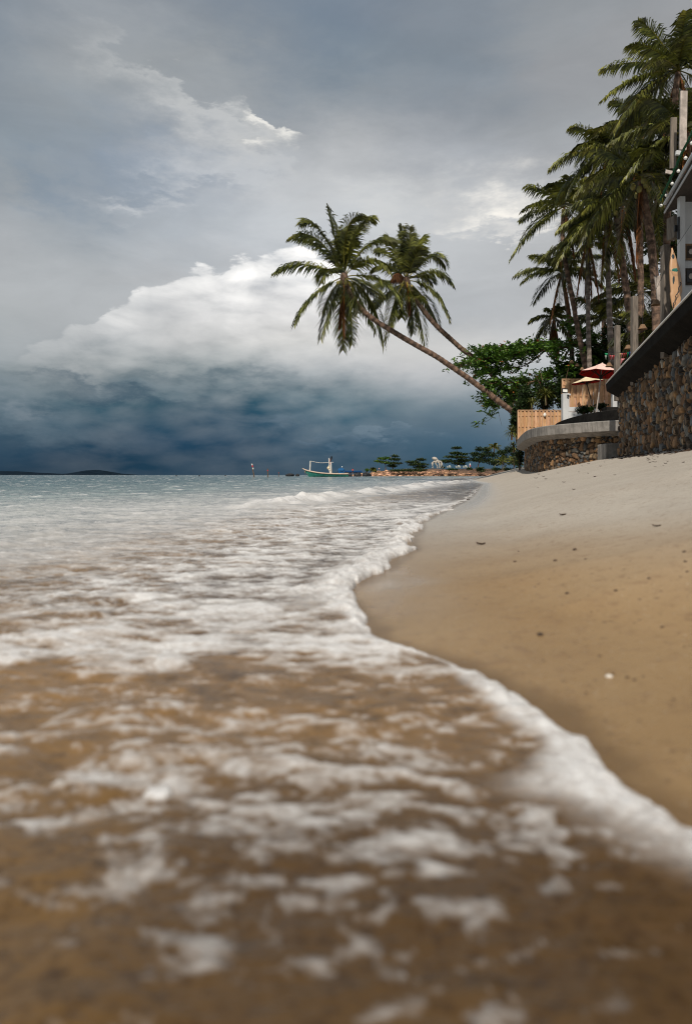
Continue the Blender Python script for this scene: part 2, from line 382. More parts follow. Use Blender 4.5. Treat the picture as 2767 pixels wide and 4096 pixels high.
def azs(nf, nc):
    f = np.arctan(np.linspace(-.62, .62, nf)); c = np.linspace(f[-1], 2 * math.pi + f[0], nc + 2)[1:-1]; return np.concatenate([f, c])

def sand_mat():
    m = bpy.data.materials.new('beach_sand'); m.use_nodes = True; t = NT(m.node_tree); t.n.clear()
    tc = t.node('ShaderNodeTexCoord'); vec = tc.outputs['Object']
    a = t.node('ShaderNodeAttribute'); a.attribute_name = 'shore'; d = a.outputs['Fac']
    dm = t.node('ShaderNodeAttribute'); dm.attribute_name = 'damp_falloff'; dn = t.m('ADD', dm.outputs['Fac'], t.m('MULTIPLY', t.m('SUBTRACT', t.noise(vec, .9, 4), .5), .7))
    big = t.noise(vec, 1.7, 5, .6); mid = t.noise(vec, 22, 5, .6); fine = t.noise(vec, 420, 3, .7); gr = t.noise(vec, 90, 4, .75)
    wet = t.mix(t.smooth(big, .3, .7), (.31, .195, .090), (.355, .235, .118))  # wet shore tone, also the brown of the painted lens falloff
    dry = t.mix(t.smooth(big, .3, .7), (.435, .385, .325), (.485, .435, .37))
    c = t.mix(t.smooth(dn, -.5, 2.3), wet, dry)  # brown towards the lens is painted falloff, on top of real shore wetness
    c = t.mix(t.m('MULTIPLY', t.smooth(gr, .56, .72), .5), c, (.14, .075, .04))
    c = t.mix(t.m('MULTIPLY', t.smooth(fine, .55, .75), .3), c, (.62, .52, .42))
    c = t.mix(t.m('MULTIPLY', t.smooth(mid, .5, .75), .45), c, (.19, .11, .06))
    sp = t.noise(vec, 55, 2, .5); c = t.mix(t.m('MULTIPLY', t.smooth(sp, .66, .72), .6), c, (.10, .06, .04))
    sp2 = t.noise(vec, 130, 2, .5); c = t.mix(t.m('MULTIPLY', t.smooth(sp2, .68, .74), .5), c, (.66, .58, .48))
    f = t.node('ShaderNodeAttribute'); f.attribute_name = 'film'; film = f.outputs['Fac']
    c = t.mix(t.m('MULTIPLY', film, .45), c, (.55, .52, .49))
    b = t.node('ShaderNodeBsdfPrincipled')
    ro = t.smooth(d, 0.02, .9, .30, .85); c = t.mix(t.smooth(t.m('ADD', d, t.m('MULTIPLY', t.m('SUBTRACT', t.noise(vec, 7, 4), .5), .12)), .08, .01, 0, .6), c, (.12, .07, .03)); t.put(b.inputs['Base Color'], c); t.put(b.inputs['Roughness'], t.m('SUBTRACT', ro, t.m('MULTIPLY', film, .25)))
    b.inputs['Specular IOR Level'].default_value = .4
    bp = t.node('ShaderNodeBump'); bp.inputs['Strength'].default_value = .55; bp.inputs['Distance'].default_value = .006
    t.put(bp.inputs['Height'], t.m('ADD', t.m('MULTIPLY', mid, 1.4), t.m('ADD', gr, t.m('MULTIPLY', fine, .5)))); t.l.new(bp.outputs[0], b.inputs['Normal'])
    o = t.node('ShaderNodeOutputMaterial'); t.l.new(b.outputs[0], o.inputs[0]); return m
def water_mat():
    m = bpy.data.materials.new('sea_water'); m.use_nodes = True; t = NT(m.node_tree); t.n.clear()
    tc = t.node('ShaderNodeTexCoord'); vec = tc.outputs['Object']
    def at(n): a = t.node('ShaderNodeAttribute'); a.attribute_name = n; return a.outputs['Fac']
    dep, foam = at('depth'), at('foam')
    body = t.ramp(t.m('MULTIPLY', dep, 1.0, clamp=True), [(0, (.15, .082, .028)), (.006, (.06, .032, .012)), (.012, (.15, .086, .032)), (.03, (.24, .155, .08)), (.06, (.36, .33, .30)), (.15, (.42, .42, .40)), (.4, (.27, .33, .33)), (1, (.13, .20, .21))])
    g = t.noise(vec, 60, 4, .7); gg = t.noise(vec, 9, 4, .6)
    body = t.mix(t.m('MULTIPLY', t.m('MULTIPLY', t.smooth(g, .45, .7), t.smooth(dep, .05, .02)), .75), body, (.035, .018, .008))
    body = t.mix(t.m('MULTIPLY', at('brown_tint'), .8), body, (.30, .175, .072))  # brown tint, fading out near the lens and in deeper water
    w = t.node('ShaderNodeBsdfPrincipled'); t.put(w.inputs['Base Color'], body); w.inputs['Roughness'].default_value = .09; w.inputs['IOR'].default_value = 1.33
    w.inputs['Specular IOR Level'].default_value = .5
    mp = t.node('ShaderNodeMapping'); t.l.new(vec, mp.inputs[0]); mp.inputs['Scale'].default_value = (.55, 1.3, 1); mp.inputs['Rotation'].default_value = (0, 0, .25)
    v2 = mp.outputs[0]
    n1 = t.noise(v2, 4.2, 6, .62, 0, .3); n2 = t.noise(v2, .55, 4, .6, 0, .3); n3 = t.noise(v2, 34, 4, .6)
    far = t.smooth(dep, .03, .5)
    b1 = t.node('ShaderNodeBump'); b1.inputs['Strength'].default_value = 1; b1.inputs['Distance'].default_value = .12
    t.put(b1.inputs['Height'], t.m('MULTIPLY', far, t.m('ADD', t.m('MULTIPLY', n1, 1.2), t.m('MULTIPLY', n2, 2.2))))
    b2 = t.node('ShaderNodeBump'); b2.inputs['Strength'].default_value = .6; b2.inputs['Distance'].default_value = .012; t.put(b2.inputs['Height'], n3); t.l.new(b1.outputs[0], b2.inputs['Normal'])
    t.l.new(b2.outputs[0], w.inputs['Normal'])
    fo = t.node('ShaderNodeBsdfPrincipled'); fo.inputs['Roughness'].default_value = .6; fo.inputs['Specular IOR Level'].default_value = .3
    fn = t.noise(vec, 70, 5, .7); t.put(fo.inputs['Base Color'], t.mix(t.smooth(fn, .3, .7), (.68, .65, .63), (.86, .85, .84)))
    b3 = t.node('ShaderNodeBump'); b3.inputs['Strength'].default_value = .8; b3.inputs['Distance'].default_value = .008
    t.put(b3.inputs['Height'], t.m('ADD', fn, t.m('MULTIPLY', t.noise(vec, 200, 3, .6), .5))); t.l.new(b3.outputs[0], fo.inputs['Normal'])
    fm = t.m('MULTIPLY', t.m('ADD', foam, t.m('MULTIPLY', t.m('MULTIPLY', t.m('SUBTRACT', t.noise(vec, 38, 6, .72), .5), 1.5), t.m('ADD', foam, .05))), 1.12, clamp=True)
    mx = t.node('ShaderNodeMixShader'); t.put(mx.inputs[0], fm); t.l.new(w.outputs[0], mx.inputs[1]); t.l.new(fo.outputs[0], mx.inputs[2])
    o = t.node('ShaderNodeOutputMaterial'); t.l.new(mx.outputs[0], o.inputs[0]); return m

BREAK = [(60, 200), (34, 130), (18, 75), (9.5, 48), (5.0, 34), (2.7, 25), (.9, 17), (-.2, 12.5), (-.85, 10), (-1.1, 8.2)]
def build_shore():
    rr = radii([(.05, 1, 1.03), (1, 60, 1.014), (60, 400, 1.06)]); A = azs(260, 90)
    X, Y = polar(rr, A); d = sdist(X, Y); Z = terrain_z(X, Y)
    film = np.exp(-(((X - .17) / .14) ** 2 + ((Y - 2.42) / .42) ** 2)) * (.6 + .6 * fbm(X * 9, Y * 5, 3)) + .8 * np.exp(-((d - .25) / .22) ** 2) * sstep(5, 9, Y)
    tag(grid_obj('sand', X, Y, Z, sand_mat(), {'shore': d, 'damp_falloff': d + .8 * np.clip(np.hypot(X, Y) - 3, -3, 3), 'film': np.clip(film, 0, 1)}, closed=True), kind='structure')  # sand tone: shore wetness plus lens falloff painted in as brown near the camera
    rr = radii([(.05, .4, 1.03), (.4, 1.1, 1.009), (1.1, 14, 1.0065), (14, 60, 1.012), (60, 300, 1.03), (300, 9000, 1.12)]); A = azs(470, 110)
    X, Y = polar(rr, A); r = np.hypot(X, Y); d = sdist(X, Y); zt = terrain_z(X, Y)
    sc_ = np.clip(r / 2.5, .6, 1.8)
    dw = d + sc_ * (.05 * fbm(X * 3.1, Y * 3.1, 2) + .022 * fbm(X * 13, Y * 13, 3))
    # the sheet of wet water running off further along the beach
    a = np.maximum(-dw, 0); inside = dw < 0
    db = sdist(X, Y, BREAK, False)
    # ---- foam cover
    wx = X + .05 * fbm(X * 5, Y * 8, 3); wy = Y + .035 * fbm(X * 5 + 40, Y * 8, 3)
    big = fbm(wx * 2.1, wy * 3.2, 3); mid = fbm(wx * 8.5, wy * 17, 5, .68); far_ = fbm(wx * 1.7, wy * 4.5, 5, .6); small = fbm(wx * 24, wy * 42, 4, .65)
    rid = 1 - np.abs(fbm(wx * 5.5 + 3, wy * 10 + 5, 4, .6)) * 3.2
    nr = sstep(1.5, 1.2, r); fine_ = fbm(wx * 44, wy * 70, 3, .6)
    nn = np.where(r > 6, far_ + .3 * mid, .30 * big + (.80 - .34 * nr) * mid + (.38 + .34 * nr) * small + .16 * nr * fine_) + .13 * np.maximum(rid, -1)
    shelf = sstep(1.5 + .2 * np.maximum(r - 3, 0), .5 + .1 * np.maximum(r - 3, 0), a)
    t0 = np.where(r < 1.35, .18 + .16 * sstep(.85, .55, r), .30) - .44 * shelf * sstep(1.2, 1.6, r) * sstep(11, 7.5, r)
    t0 = t0 - .34 * np.exp(-((r - 1.55 - .10 * fbm(X * 2.5, Y * 0, 2) + .06 * X) / .15) ** 2) * sstep(3.2, 1.2, a)
    t0 = t0 - .20 * np.exp(-((r - 2.15 - .15 * fbm(X * 2, Y * 0 + 4, 2)) / .22) ** 2) * sstep(1.6, .6, a)
    t0 = t0 - .05 * np.exp(-((r - .88 - .08 * fbm(X * 4, Y * 0 + 9, 2)) / .09) ** 2)
    near = sstep(1.6, 1.25, r)
    foam = np.clip((nn - t0 + .10 * near) / (.62 - .10 * near), 0, 1) ** .85 * (.86 - .20 * near - .22 * sstep(.9, .55, r))
    wb = (.060 + .075 * fbm(X * 5, Y * 5, 3)) * np.clip(r / 1.2, .9, 2.0) * np.where(r < 1.2, 1.25, 1)
    band = sstep(wb * 1.7, wb * .5, a) * sstep(.70, .84, r) * sstep(9, 5.0, r) * np.clip(.92 + .5 * small + .4 * mid, .3, 1)
    thin = sstep(.06, .02, a) * (r >= 5) * .8 * sstep(40, 12, r)
    lineb = np.exp(-(sdist(X, Y, [(1.9, 10.5), (1.1, 8.6), (.55, 7.3), (.25, 6.8)], False) / .10) ** 2)
    bw = np.clip(.10 * r ** .55, .25, 1.2)
    brk = np.exp(-(db / (bw * 1.5)) ** 2) * np.clip(.55 + 1.2 * fbm(X * 2.4, Y * 1.5, 5, .6), 0, 1) * sstep(7.0, 9.5, r) * (a > .05)
    foam = np.clip(np.maximum.reduce([foam, band, thin, lineb * .8, brk * 1.05]), 0, 1) * inside
    milky = .27 * shelf * sstep(1.3, 2.2, r) * sstep(14, 8, r) + .20 * sstep(1.35, 2.0, r) * sstep(16, 6, r)
    foam = np.clip(np.maximum(foam, milky * np.clip(.9 + 2.6 * mid + 1.2 * small + .6 * big, 0, 2.2)), 0, 1) * inside
    # ---- height
    lip = (.013 * np.clip(r, .9, 2.2)) * (1 - np.exp(-a / (.010 * np.clip(r, 1, 3)))) * (.35 + .65 * np.exp(-a / .20))
    lip *= sstep(9, 5, r) * .85 + .15
    amp = np.clip(a / .6, 0, 1)
    wav = amp * (.011 * fbm(X * 4.2, Y * 7, 3) + .0055 * fbm(wx * 12, wy * 20, 3) * sstep(8, 3, r))
    ou = np.clip((a - .25) / 1.6, 0, 1) * sstep(260, 60, r)
    wav += ou * (.035 * fbm(X * .55 + .1 * Y, Y * 1.1, 3) * np.clip(a / 3, 0, 1) + .026 * fbm(X * 1.5, Y * 3.4, 4) + .010 * fbm(X * 5, Y * 11, 3) * sstep(14, 6, r))
    wav += .012 * (1 - np.abs(fbm(X * 3 + 7, Y * 5, 3)))* amp * sstep(6, 2, r)
    brkh = np.exp(-(db / (bw * .55)) ** 2) * .10 * sstep(7.5, 11, r) * sstep(200, 60, r) * (.75 + .6 * fbm(X * 1.2, Y * .5, 3)) * np.clip(a / .6, 0, 1)
    Z = np.maximum(0, zt) + .001 + lip + wav + brkh + foam * (.004 + .006 * np.abs(mid)) * sstep(12, 5, r) + brk * .085 * np.abs(fbm(X * 3.3, Y * 2.6, 4, .6)) * np.clip(a / .4, 0, 1)
    Z += band * .010 * np.abs(fbm(X * 16, Y * 16, 3)) * np.clip(r, 1, 3)
    Z = np.where(inside, np.maximum(Z, zt + .002), zt - .012 - np.minimum(d.clip(0) * .5, .3))
    Z = np.where(r > 400, 0, Z)
    dep = np.where(r > 300, 3, np.maximum(0 - zt, 0)) + .0 * r
    tag(grid_obj('sea', X, Y, Z, water_mat(), {'depth': dep, 'foam': foam, 'brown_tint': sstep(.62, 1.15, Y) * (.25 + .75 * sstep(2.1, 1.6, Y)) * sstep(.10, .02, dep) * np.clip(.75 + .9 * small + .6 * mid, 0, 1)}, closed=True), kind='structure')
build_shore()

# ------------------------------------------------------------------ stone walls
STONES = np.array([(.36, .21, .11), (.30, .17, .085), (.22, .13, .07), (.42, .29, .17), (.17, .17, .165), (.34, .32, .28), (.11, .08, .055), (.42, .24, .11), (.15, .16, .165), (.32, .22, .14), (.26, .15, .08), (.20, .14, .09)])
def stone_face(path, zb, zt, step=.03, size=.20, amp=.085, seed=0):
    """a rubble-stone face along a ground path; the stone side is to the left of the path"""
    path = np.array(path, float); seg = np.linalg.norm(np.diff(path, axis=0), axis=1); L = np.concatenate([[0], np.cumsum(seg)])
    s = np.arange(0, L[-1] + step, step); x = np.interp(s, L, path[:, 0]); y = np.interp(s, L, path[:, 1])
    tx, ty = np.gradient(x), np.gradient(y); q = np.hypot(tx, ty) + 1e-9; nx, ny = -ty / q, tx / q
    z = np.arange(zb, zt + step, step); S, Zz = np.meshgrid(s, z, indexing='ij')
    u = S / size * .8 + .55 * fbm(S * 2.3, Zz * 2.3, 3); v = Zz / size + .6 * fbm(S * 2.3 + 9, Zz * 2.3, 3)
    f1, f2, idx, cx, cy = worley(u, v, seed); g1, g2, gi, _, _ = worley(u * 1.9 + 7, v * 1.7, seed + 9)
    e = f2 - f1; h = sstep(.02, .22, e) * (1 - .35 * f1 ** 2)
    h = h * (.55 + .8 * ((idx * 7.31) % 1)) + ((idx * 13.7) % 1 - .5) * .9 * (u - cx) * sstep(0, .2, e) + ((idx * 5.1) % 1 - .5) * .6 * (v - cy) * sstep(0, .2, e)
    h = h * amp + .016 * fbm(S * 14, Zz * 14, 4)
    X = x[:, None] + nx[:, None] * h; Y = y[:, None] + ny[:, None] * h
    small_ = ((idx * 3.7) % 1) > .55; h = np.where(small_, h * (.55 + .45 * sstep(0, .2, g2 - g1)) + amp * .25 * ((gi * 7.7) % 1), h); idx = np.where(small_, (idx + gi) % 1, idx); e = np.where(small_, np.minimum(e, (g2 - g1) * .8), e)
    c = STONES[(idx * 997).astype(int) % len(STONES)] * (.72 + 1.0 * ((idx * 31.7) % 1) ** 1.3)[..., None] * (.8 + .5 * fbm(S * 9, Zz * 9, 4))[..., None]
    c = c * (.12 + .88 * sstep(.03, .20, e))[..., None]     # mortar is dark mud
    return X, Y, Zz, c
ZCAP = 3.45
def slab_path(mb, path, prof, col=None):
    """sweep a closed cross-section (offset to the left of path, z) along a ground path"""
    path = np.array(path, float); t = np.gradient(path, axis=0); t /= np.linalg.norm(t, axis=1)[:, None]; n = np.stack([-t[:, 1], t[:, 0]], 1)
    K = len(prof); V = []
    for p, nn in zip(path, n):
        for o, z in prof: V.append((p[0] + nn[0] * o, p[1] + nn[1] * o, z))
    f = [(i * K + j, i * K + (j + 1) % K, (i + 1) * K + (j + 1) % K, (i + 1) * K + j) for i in range(len(path) - 1) for j in range(K)]
    f += [tuple(range(K - 1, -1, -1)), tuple((len(path) - 1) * K + j for j in range(K))]
    return mb.add(V, f, col)
def wl(D): return 8.84 - .255 * (22 - D)
def densify(p, st=.3):
    p = np.array(p, float); s = np.concatenate([[0], np.cumsum(np.linalg.norm(np.diff(p, axis=0), axis=1))]); q = np.linspace(0, s[-1], max(2, int(s[-1] / st)))
    return np.stack([np.interp(q, s, p[:, i]) for i in range(p.shape[1])], 1)
def upper_wall():
    w = thing('stone_wall', 'tall brown rubble stone retaining wall with shade-darkened overhanging cap at the right edge', 'wall', (wl(16), 16, .8))
    # path travels away from the lens so the seaward side is on its left
    path = [(wl(1.5), 1.5), (wl(22), 22), (wl(22) + .25, 22.25), (wl(22) + 3.2, 22.4)]
    X, Y, Z, c = stone_face(path[:2] + path[2:], .1, ZCAP - .38)
    o = grid_obj('stonework', X - w.location[0], Y - w.location[1], Z - w.location[2], M['stone'], {'Col': c}); o.parent = w
    b = MB(); slab_path(b, [(wl(1.5), 1.5), (wl(21.9), 21.9)], [(-.06, 0), (-.06, ZCAP - .42), (-.5, ZCAP - .42), (-.5, 0)]); b.build('wall_core', M['dark'], w)
    b = MB()
    slab_path(b, [(wl(1.5), 1.5), (wl(22) , 22), (wl(22) + .08, 22.3)], [(.40, ZCAP - .30), (.42, ZCAP - .08), (.32, ZCAP), (-.9, ZCAP), (-.9, ZCAP - .45), (.04, ZCAP - .52)])
    b.build('coping', M['capdark'], w, bevel=.015)
    b = MB(); slab_path(b, densify([(wl(1.5), 1.5), (wl(22), 22), (wl(22) + .08, 22.28)], .5), [(.43, ZCAP - .085), (.445, ZCAP - .07), (.37, ZCAP + .035), (.24, ZCAP + .045), (.24, ZCAP + .003)])
    b.build('coping_edge', M['conclight'], w)  # sunlit bevel of the same cap; the light is put into a paler colour
M['capdark'] = mat('shaded_cap_concrete', (.014, .012, .010), .9, .4, 2, .5, 40, streak=.4, spec=.08, bdist=.015)  # near-black cap concrete: its shade is put into the colour
upper_wall()
# raised ground behind the wall
b = MB(); slab_path(b, [(wl(1.5) + 6, 1.5), (wl(21.6) + 6, 21.6)], [(5.6, 0), (5.6, 3.1), (-6, 3.1), (-6, 0)]); b.build('upper_terrace_ground', M['dark']); tag(bpy.data.objects['upper_terrace_ground'], kind='structure')

LT = [(15, 49), (12.8, 46), (11.1, 42.2), (10.15, 38.5), (9.3, 34.5), (8.6, 31), (8.25, 28.8), (8.3, 27.2), (8.8, 26.0), (9.5, 24.9), (10.3, 24.2), (11.2, 23.9)]
def smooth_path(p, n=60):
    p = np.array(p, float)
    for _ in range(3):
        q = [p[0]]
        for a, b_ in zip(p[:-1], p[1:]): q += [a * .75 + b_ * .25, a * .25 + b_ * .75]
        p = np.array(q + [p[-1]])
    return densify(p, .12)
def lower_wall():
    w = thing('stone_wall', 'low curved rubble stone wall under a pale concrete rim, beside the tall wall', 'wall', (9.0, 30, .6))
    p = smooth_path(LT)[::-1]
    X, Y, Z, c = stone_face(p, -.2, 2.02, seed=40)
    grid_obj('stonework', X - 9.0, Y - 30, Z - .6, M['stone'], {'Col': c}).parent = w
    b = MB(); slab_path(b, p, [(-.05, 0), (-.05, 2.0), (-.4, 2.0), (-.4, 0)]); b.build('wall_core', M['dark'], w)
    b = MB(); slab_path(b, p, [(.52, 1.97), (.54, 2.31), (.51, 2.34), (-.5, 2.34), (-.5, 1.90), (.0, 1.80)]); b.build('coping', M['conc'], w, bevel=.0)
lower_wall()
b = MB(); pp = smooth_path(LT, 40)[::3]; V = [tuple(p) + (2.25,) for p in pp] + [(26, 24, 2.25), (26, 60, 2.25), (17, 60, 2.25)]
V = [(x + (.3 if i < len(pp) else 0), y, z) for i, (x, y, z) in enumerate(V)]
b.add(V + [(x, y, .3) for x, y, z in V], [tuple(range(len(V)))[::-1]] + [(i, (i + 1) % len(V), (i + 1) % len(V) + len(V), i + len(V)) for i in range(len(V))]); tag(b.build('lower_terrace_ground', M['dark']), kind='structure')
def plinth():
    b = MB(); a = P(595, 458, 24.2); b.box((8.83 + .45, 23.4, .95), (1.05, 1.1, 1.02), rotm(z=-.12))
    tag(b.build('concrete_block', M['conc'], bevel=.03), 'low pale concrete block standing in the sand at the foot of both stone walls', 'block')
plinth()
# curved kerb behind the lower coping, its shade put into a near-black colour
b = MB(); pk = smooth_path([(11.6, 37.2), (10.9, 35.3), (10.5, 32.5), (10.45, 29.5), (11.0, 27), (12.4, 24.8), (15, 23.5)])[::-1]
slab_path(b, pk, [(.15, 2.2), (.15, 3.02), (.1, 3.05), (-.3, 3.05), (-.3, 2.2)])
tag(b.build('garden_kerb', M['dark']), 'curved garden kerb darkened for shade, rising behind the pale concrete rim', 'kerb')

b = MB(); V = [(11.3, 35.4), (10.8, 32.5), (10.75, 29.5), (11.3, 27.1), (12.6, 25.1), (24, 24.5), (24, 36.3), (11.9, 36.3)]; n_ = len(V)
b.add([(x, y, 3.03) for x, y in V] + [(x, y, 2.3) for x, y in V], [tuple(range(n_)), tuple(range(2 * n_ - 1, n_ - 1, -1))] + [(i, i + n_, (i + 1) % n_ + n_, (i + 1) % n_) for i in range(n_)]); tag(b.build('garden_ground', M['dark']), kind='structure')
# ------------------------------------------------------------------ fences, post, lights
def fence(name_label, u0, u1, vt, D, zb, nb, lampu=None):
    x0 = (u0 - 345.5) / F * D; x1 = (u1 - 345.5) / F * D; zt = P(0, vt, D)[2]
    t = thing('wooden_fence', name_label, 'fence', ((x0 + x1) / 2, D, zb))
    n = nb; w = (x1 - x0) / n
    for k in range(n):
        b = MB(); f = k % 2; g = random.uniform(.78, 1.12)
        b.box((x0 + (k + .5) * w, D - (.045 if f else -.012), (zb + zt) / 2), (w * (1.06 if f else 1.0), .022, zt - zb - (0 if f else .05)), col=(g, g * random.uniform(.92, 1.02), g * random.uniform(.85, 1)))
        b.build('board', M['wood'], t)
    for q in (.14, .5, .84):
        b = MB(); b.box(((x0 + x1) / 2, D - .016, zb + (zt - zb) * q), (x1 - x0 - .01, .034, .07), col=(.8, .75, .7)); b.build('rail', M['wood'], t)
    b = MB(); b.box(((x0 + x1) / 2, D - .015, zt + .02), (x1 - x0 + .04, .13, .04), col=(1, 1, 1)); b.build('top_rail', M['wood'], t)
    for x in (x0, x1):
        b = MB(); b.box((x, D - .015, (zb + zt) / 2 - .003), (.06, .1, zt - zb), col=(.9, .9, .9)); b.build('post', M['wood'], t)
    return t
fence('lower fence of reddish alternating boards on the curved terrace, beside the palm trunk', 517.3, 560, 410.6, 39, 2.25, 23)
fence('upper fence of alternating boards behind the red umbrella', 561.5, 609.5, 379.6, 36.6, 3.75, 17)
a = P(544, 415, 38.9); b = MB(); b.blob(a, (.09, .07, .11)); t_ = thing('wall_lamp', 'small white lamp fixed on the lower board fence', 'lamp', a + (0, -.0, 0)); b.build('lamp_shade', M['lampw'], t_, True)
b = MB(); b.box(a + np.array((0, .01, .1)), (.1, .06, .06)); b.build('bracket', M['white'], t_)
x0, x1 = [(u - 345.5) / F * 36 for u in (561.4, 567.7)]
b = MB(); b.box(((x0 + x1) / 2, 36, (2.2 + P(0, 393.6, 36)[2]) / 2), (x1 - x0, .34, P(0, 393.6, 36)[2] - 2.2)); tag(b.build('concrete_post', M['white'], bevel=.015), 'white square masonry post between the two board fences', 'post')
c0 = P(564.2, 390.8, 36); t_ = thing('floodlight', 'black framed floodlight on top of the white post', 'floodlight', P(564.2, 393.6, 36))
b = MB(); b.box(c0, (.31, .07, .27), rotm(x=-.2, y=.08)); b.build('housing', M['black'], t_, bevel=.01)
b = MB(); b.box(c0 + np.array((0, -.04, .0)), (.23, .012, .15), rotm(x=-.2, y=.08)); b.build('lens', M['lampw'], bpy.data.objects['housing'])
b = MB(); b.box(c0 + np.array((0, .0, -.13)), (.05, .05, .07)); b.build('bracket', M['black'], t_)
c0 = P(567.6, 395, 35.8); t_ = thing('security_camera', 'small white security camera at the corner of the white post', 'camera', c0)
b = MB(); b.box(c0 + np.array((.03, 0, .02)), (.16, .1, .09)); b.build('housing', M['white'], t_, bevel=.01)
b = MB(); b.blob(c0 + np.array((-.03, -.06, -.03)), (.06, .06, .05), (8, 6)); b.build('lens', M['black'], t_, True)
x0, x1 = [(u - 345.5) / F * 35.7 for u in (568, 578)]
b = MB(); b.box(((x0 + x1) / 2 + 1.4, 35.9, 3.85), (x1 - x0 + 2.8, .16, .24)); b.box(((x0 + x1) / 2 + 1.4, 35.9, 3.0), (x1 - x0 + 2.8, .2, 1.4), col=(.9, .9, .9)); tag(b.build('low_wall', M['white']), 'low white wall under the upper board fence', 'wall')
# white gate pillar with dark panel, right of the upper fence
t_ = thing('gate_pillar', 'white pillar with a dark panel, between upper fence and tall stone wall', 'pillar', P(615, 408, 30))
b = MB(); x0, x1 = [(u - 345.5) / F * 30 for u in (611.2, 621)]; b.box(((x0 + x1) / 2, 30, 3.4), (x1 - x0, .2, 2.1)); b.build('pillar_body', M['white'], t_, bevel=.01)
b = MB(); b.box(((x0 + x1) / 2 + .04, 29.86, 3.3), (.13, .06, .95)); b.box(((x0 + x1) / 2 + .1, 29.86, 3.86), (.11, .07, .18)); b.build('panel', M['black'], t_)
b = MB(); b.box(P(611, 409.4, 29) + np.array((0.05, 0, 0)), (.75, .6, .16)); tag(b.build('stone_slab', M['dark'], bevel=.02), 'dark flat slab lying right of the green bushes, below the white pillar', 'slab')

# ------------------------------------------------------------------ umbrellas
def umbrella(label, apex, rad, h, foot, top_m, tilt=(0, 0), n=8, rot=.2):
    base = np.array(foot); t = thing('beach_umbrella', label, 'umbrella', base)
    Rm = rotm(x=tilt[0], y=tilt[1])
    def q(x, y, z): return Rm @ np.array((x, y, z)) + apex
    nr = 5
    def canopy(off, m, name, flip=False):
        b = MB(); V = [q(0, 0, -off)]; f = []
        for j in range(1, nr + 1):
            for i in range(n * 4):
                a = rot + 2 * math.pi * i / (n * 4); fr = (i % 4) / 4; sag = 1 - .075 * math.sin(fr * math.pi); rr = rad * j / nr * sag
                V.append(q(rr * math.cos(a), rr * math.sin(a), -h * (j / nr) ** 1.08 - off - .02 * math.sin(fr * math.pi) * j / nr))
        m_ = n * 4
        f += [(0, 1 + i, 1 + (i + 1) % m_) for i in range(m_)]
        for j in range(nr - 1):
            f += [(1 + j * m_ + i, 1 + (j + 1) * m_ + i, 1 + (j + 1) * m_ + (i + 1) % m_, 1 + j * m_ + (i + 1) % m_) for i in range(m_)]
        b.add(V, f); return b.build(name, m, t)
    canopy(0, top_m, 'canopy'); canopy(.012, M['red'], 'lining')
    b = MB(); V = []; 
    for j, rr in enumerate((.28, .34)):
        for i in range(16): a = rot + math.pi * i / 8; V.append(q(rad * rr * math.cos(a), rad * rr * math.sin(a), -h * rr + .03 - .03 * j))
    V.append(q(0, 0, .05)); b.add(V, [(i, 16 + i, 16 + (i + 1) % 16, (i + 1) % 16) for i in range(16)] + [(32, i, (i + 1) % 16) for i in range(16)]); b.build('vent', top_m, t)
    for i in range(n):
        a = rot + 2 * math.pi * i / n; b = MB()
        b.tube([q(0, 0, -.03), q(rad * .5 * math.cos(a), rad * .5 * math.sin(a), -h * .5 - .03), q(rad * .96 * math.cos(a), rad * .96 * math.sin(a), -h - .02)], .012, 5)
        b.tube([q(0, 0, -h * 1.35), q(rad * .5 * math.cos(a), rad * .5 * math.sin(a), -h * .5 - .03)], .018, 5); b.build('rib', M['darkwood'], t)
    b = MB(); b.tube([q(0, 0, -h * 1.15), q(0, 0, -h * 1.55)], .075, 8); b.build('hub', M['black'], t)
    b = MB(); b.tube([base, q(0, 0, -h * 1.3)], .028, 8); b.tube([q(0, 0, -h * 1.3), q(0, 0, .07)], .026, 8); b.build('pole', M['whitewood'] if top_m is M['canvas'] else M['darkwood'], t)
umbrella('open umbrella with faded pink top and bright red underside, above the terrace', P(601.5, 364.0, 30), .95, .43, P(595.5, 413, 30), M['canvas'], (-.05, .12))
umbrella('cream topped umbrella partly hidden behind the red one', P(585.5, 377.6, 33), .78, .22, P(593.8, 412.5, 33), M['cream'], (0, -.10))

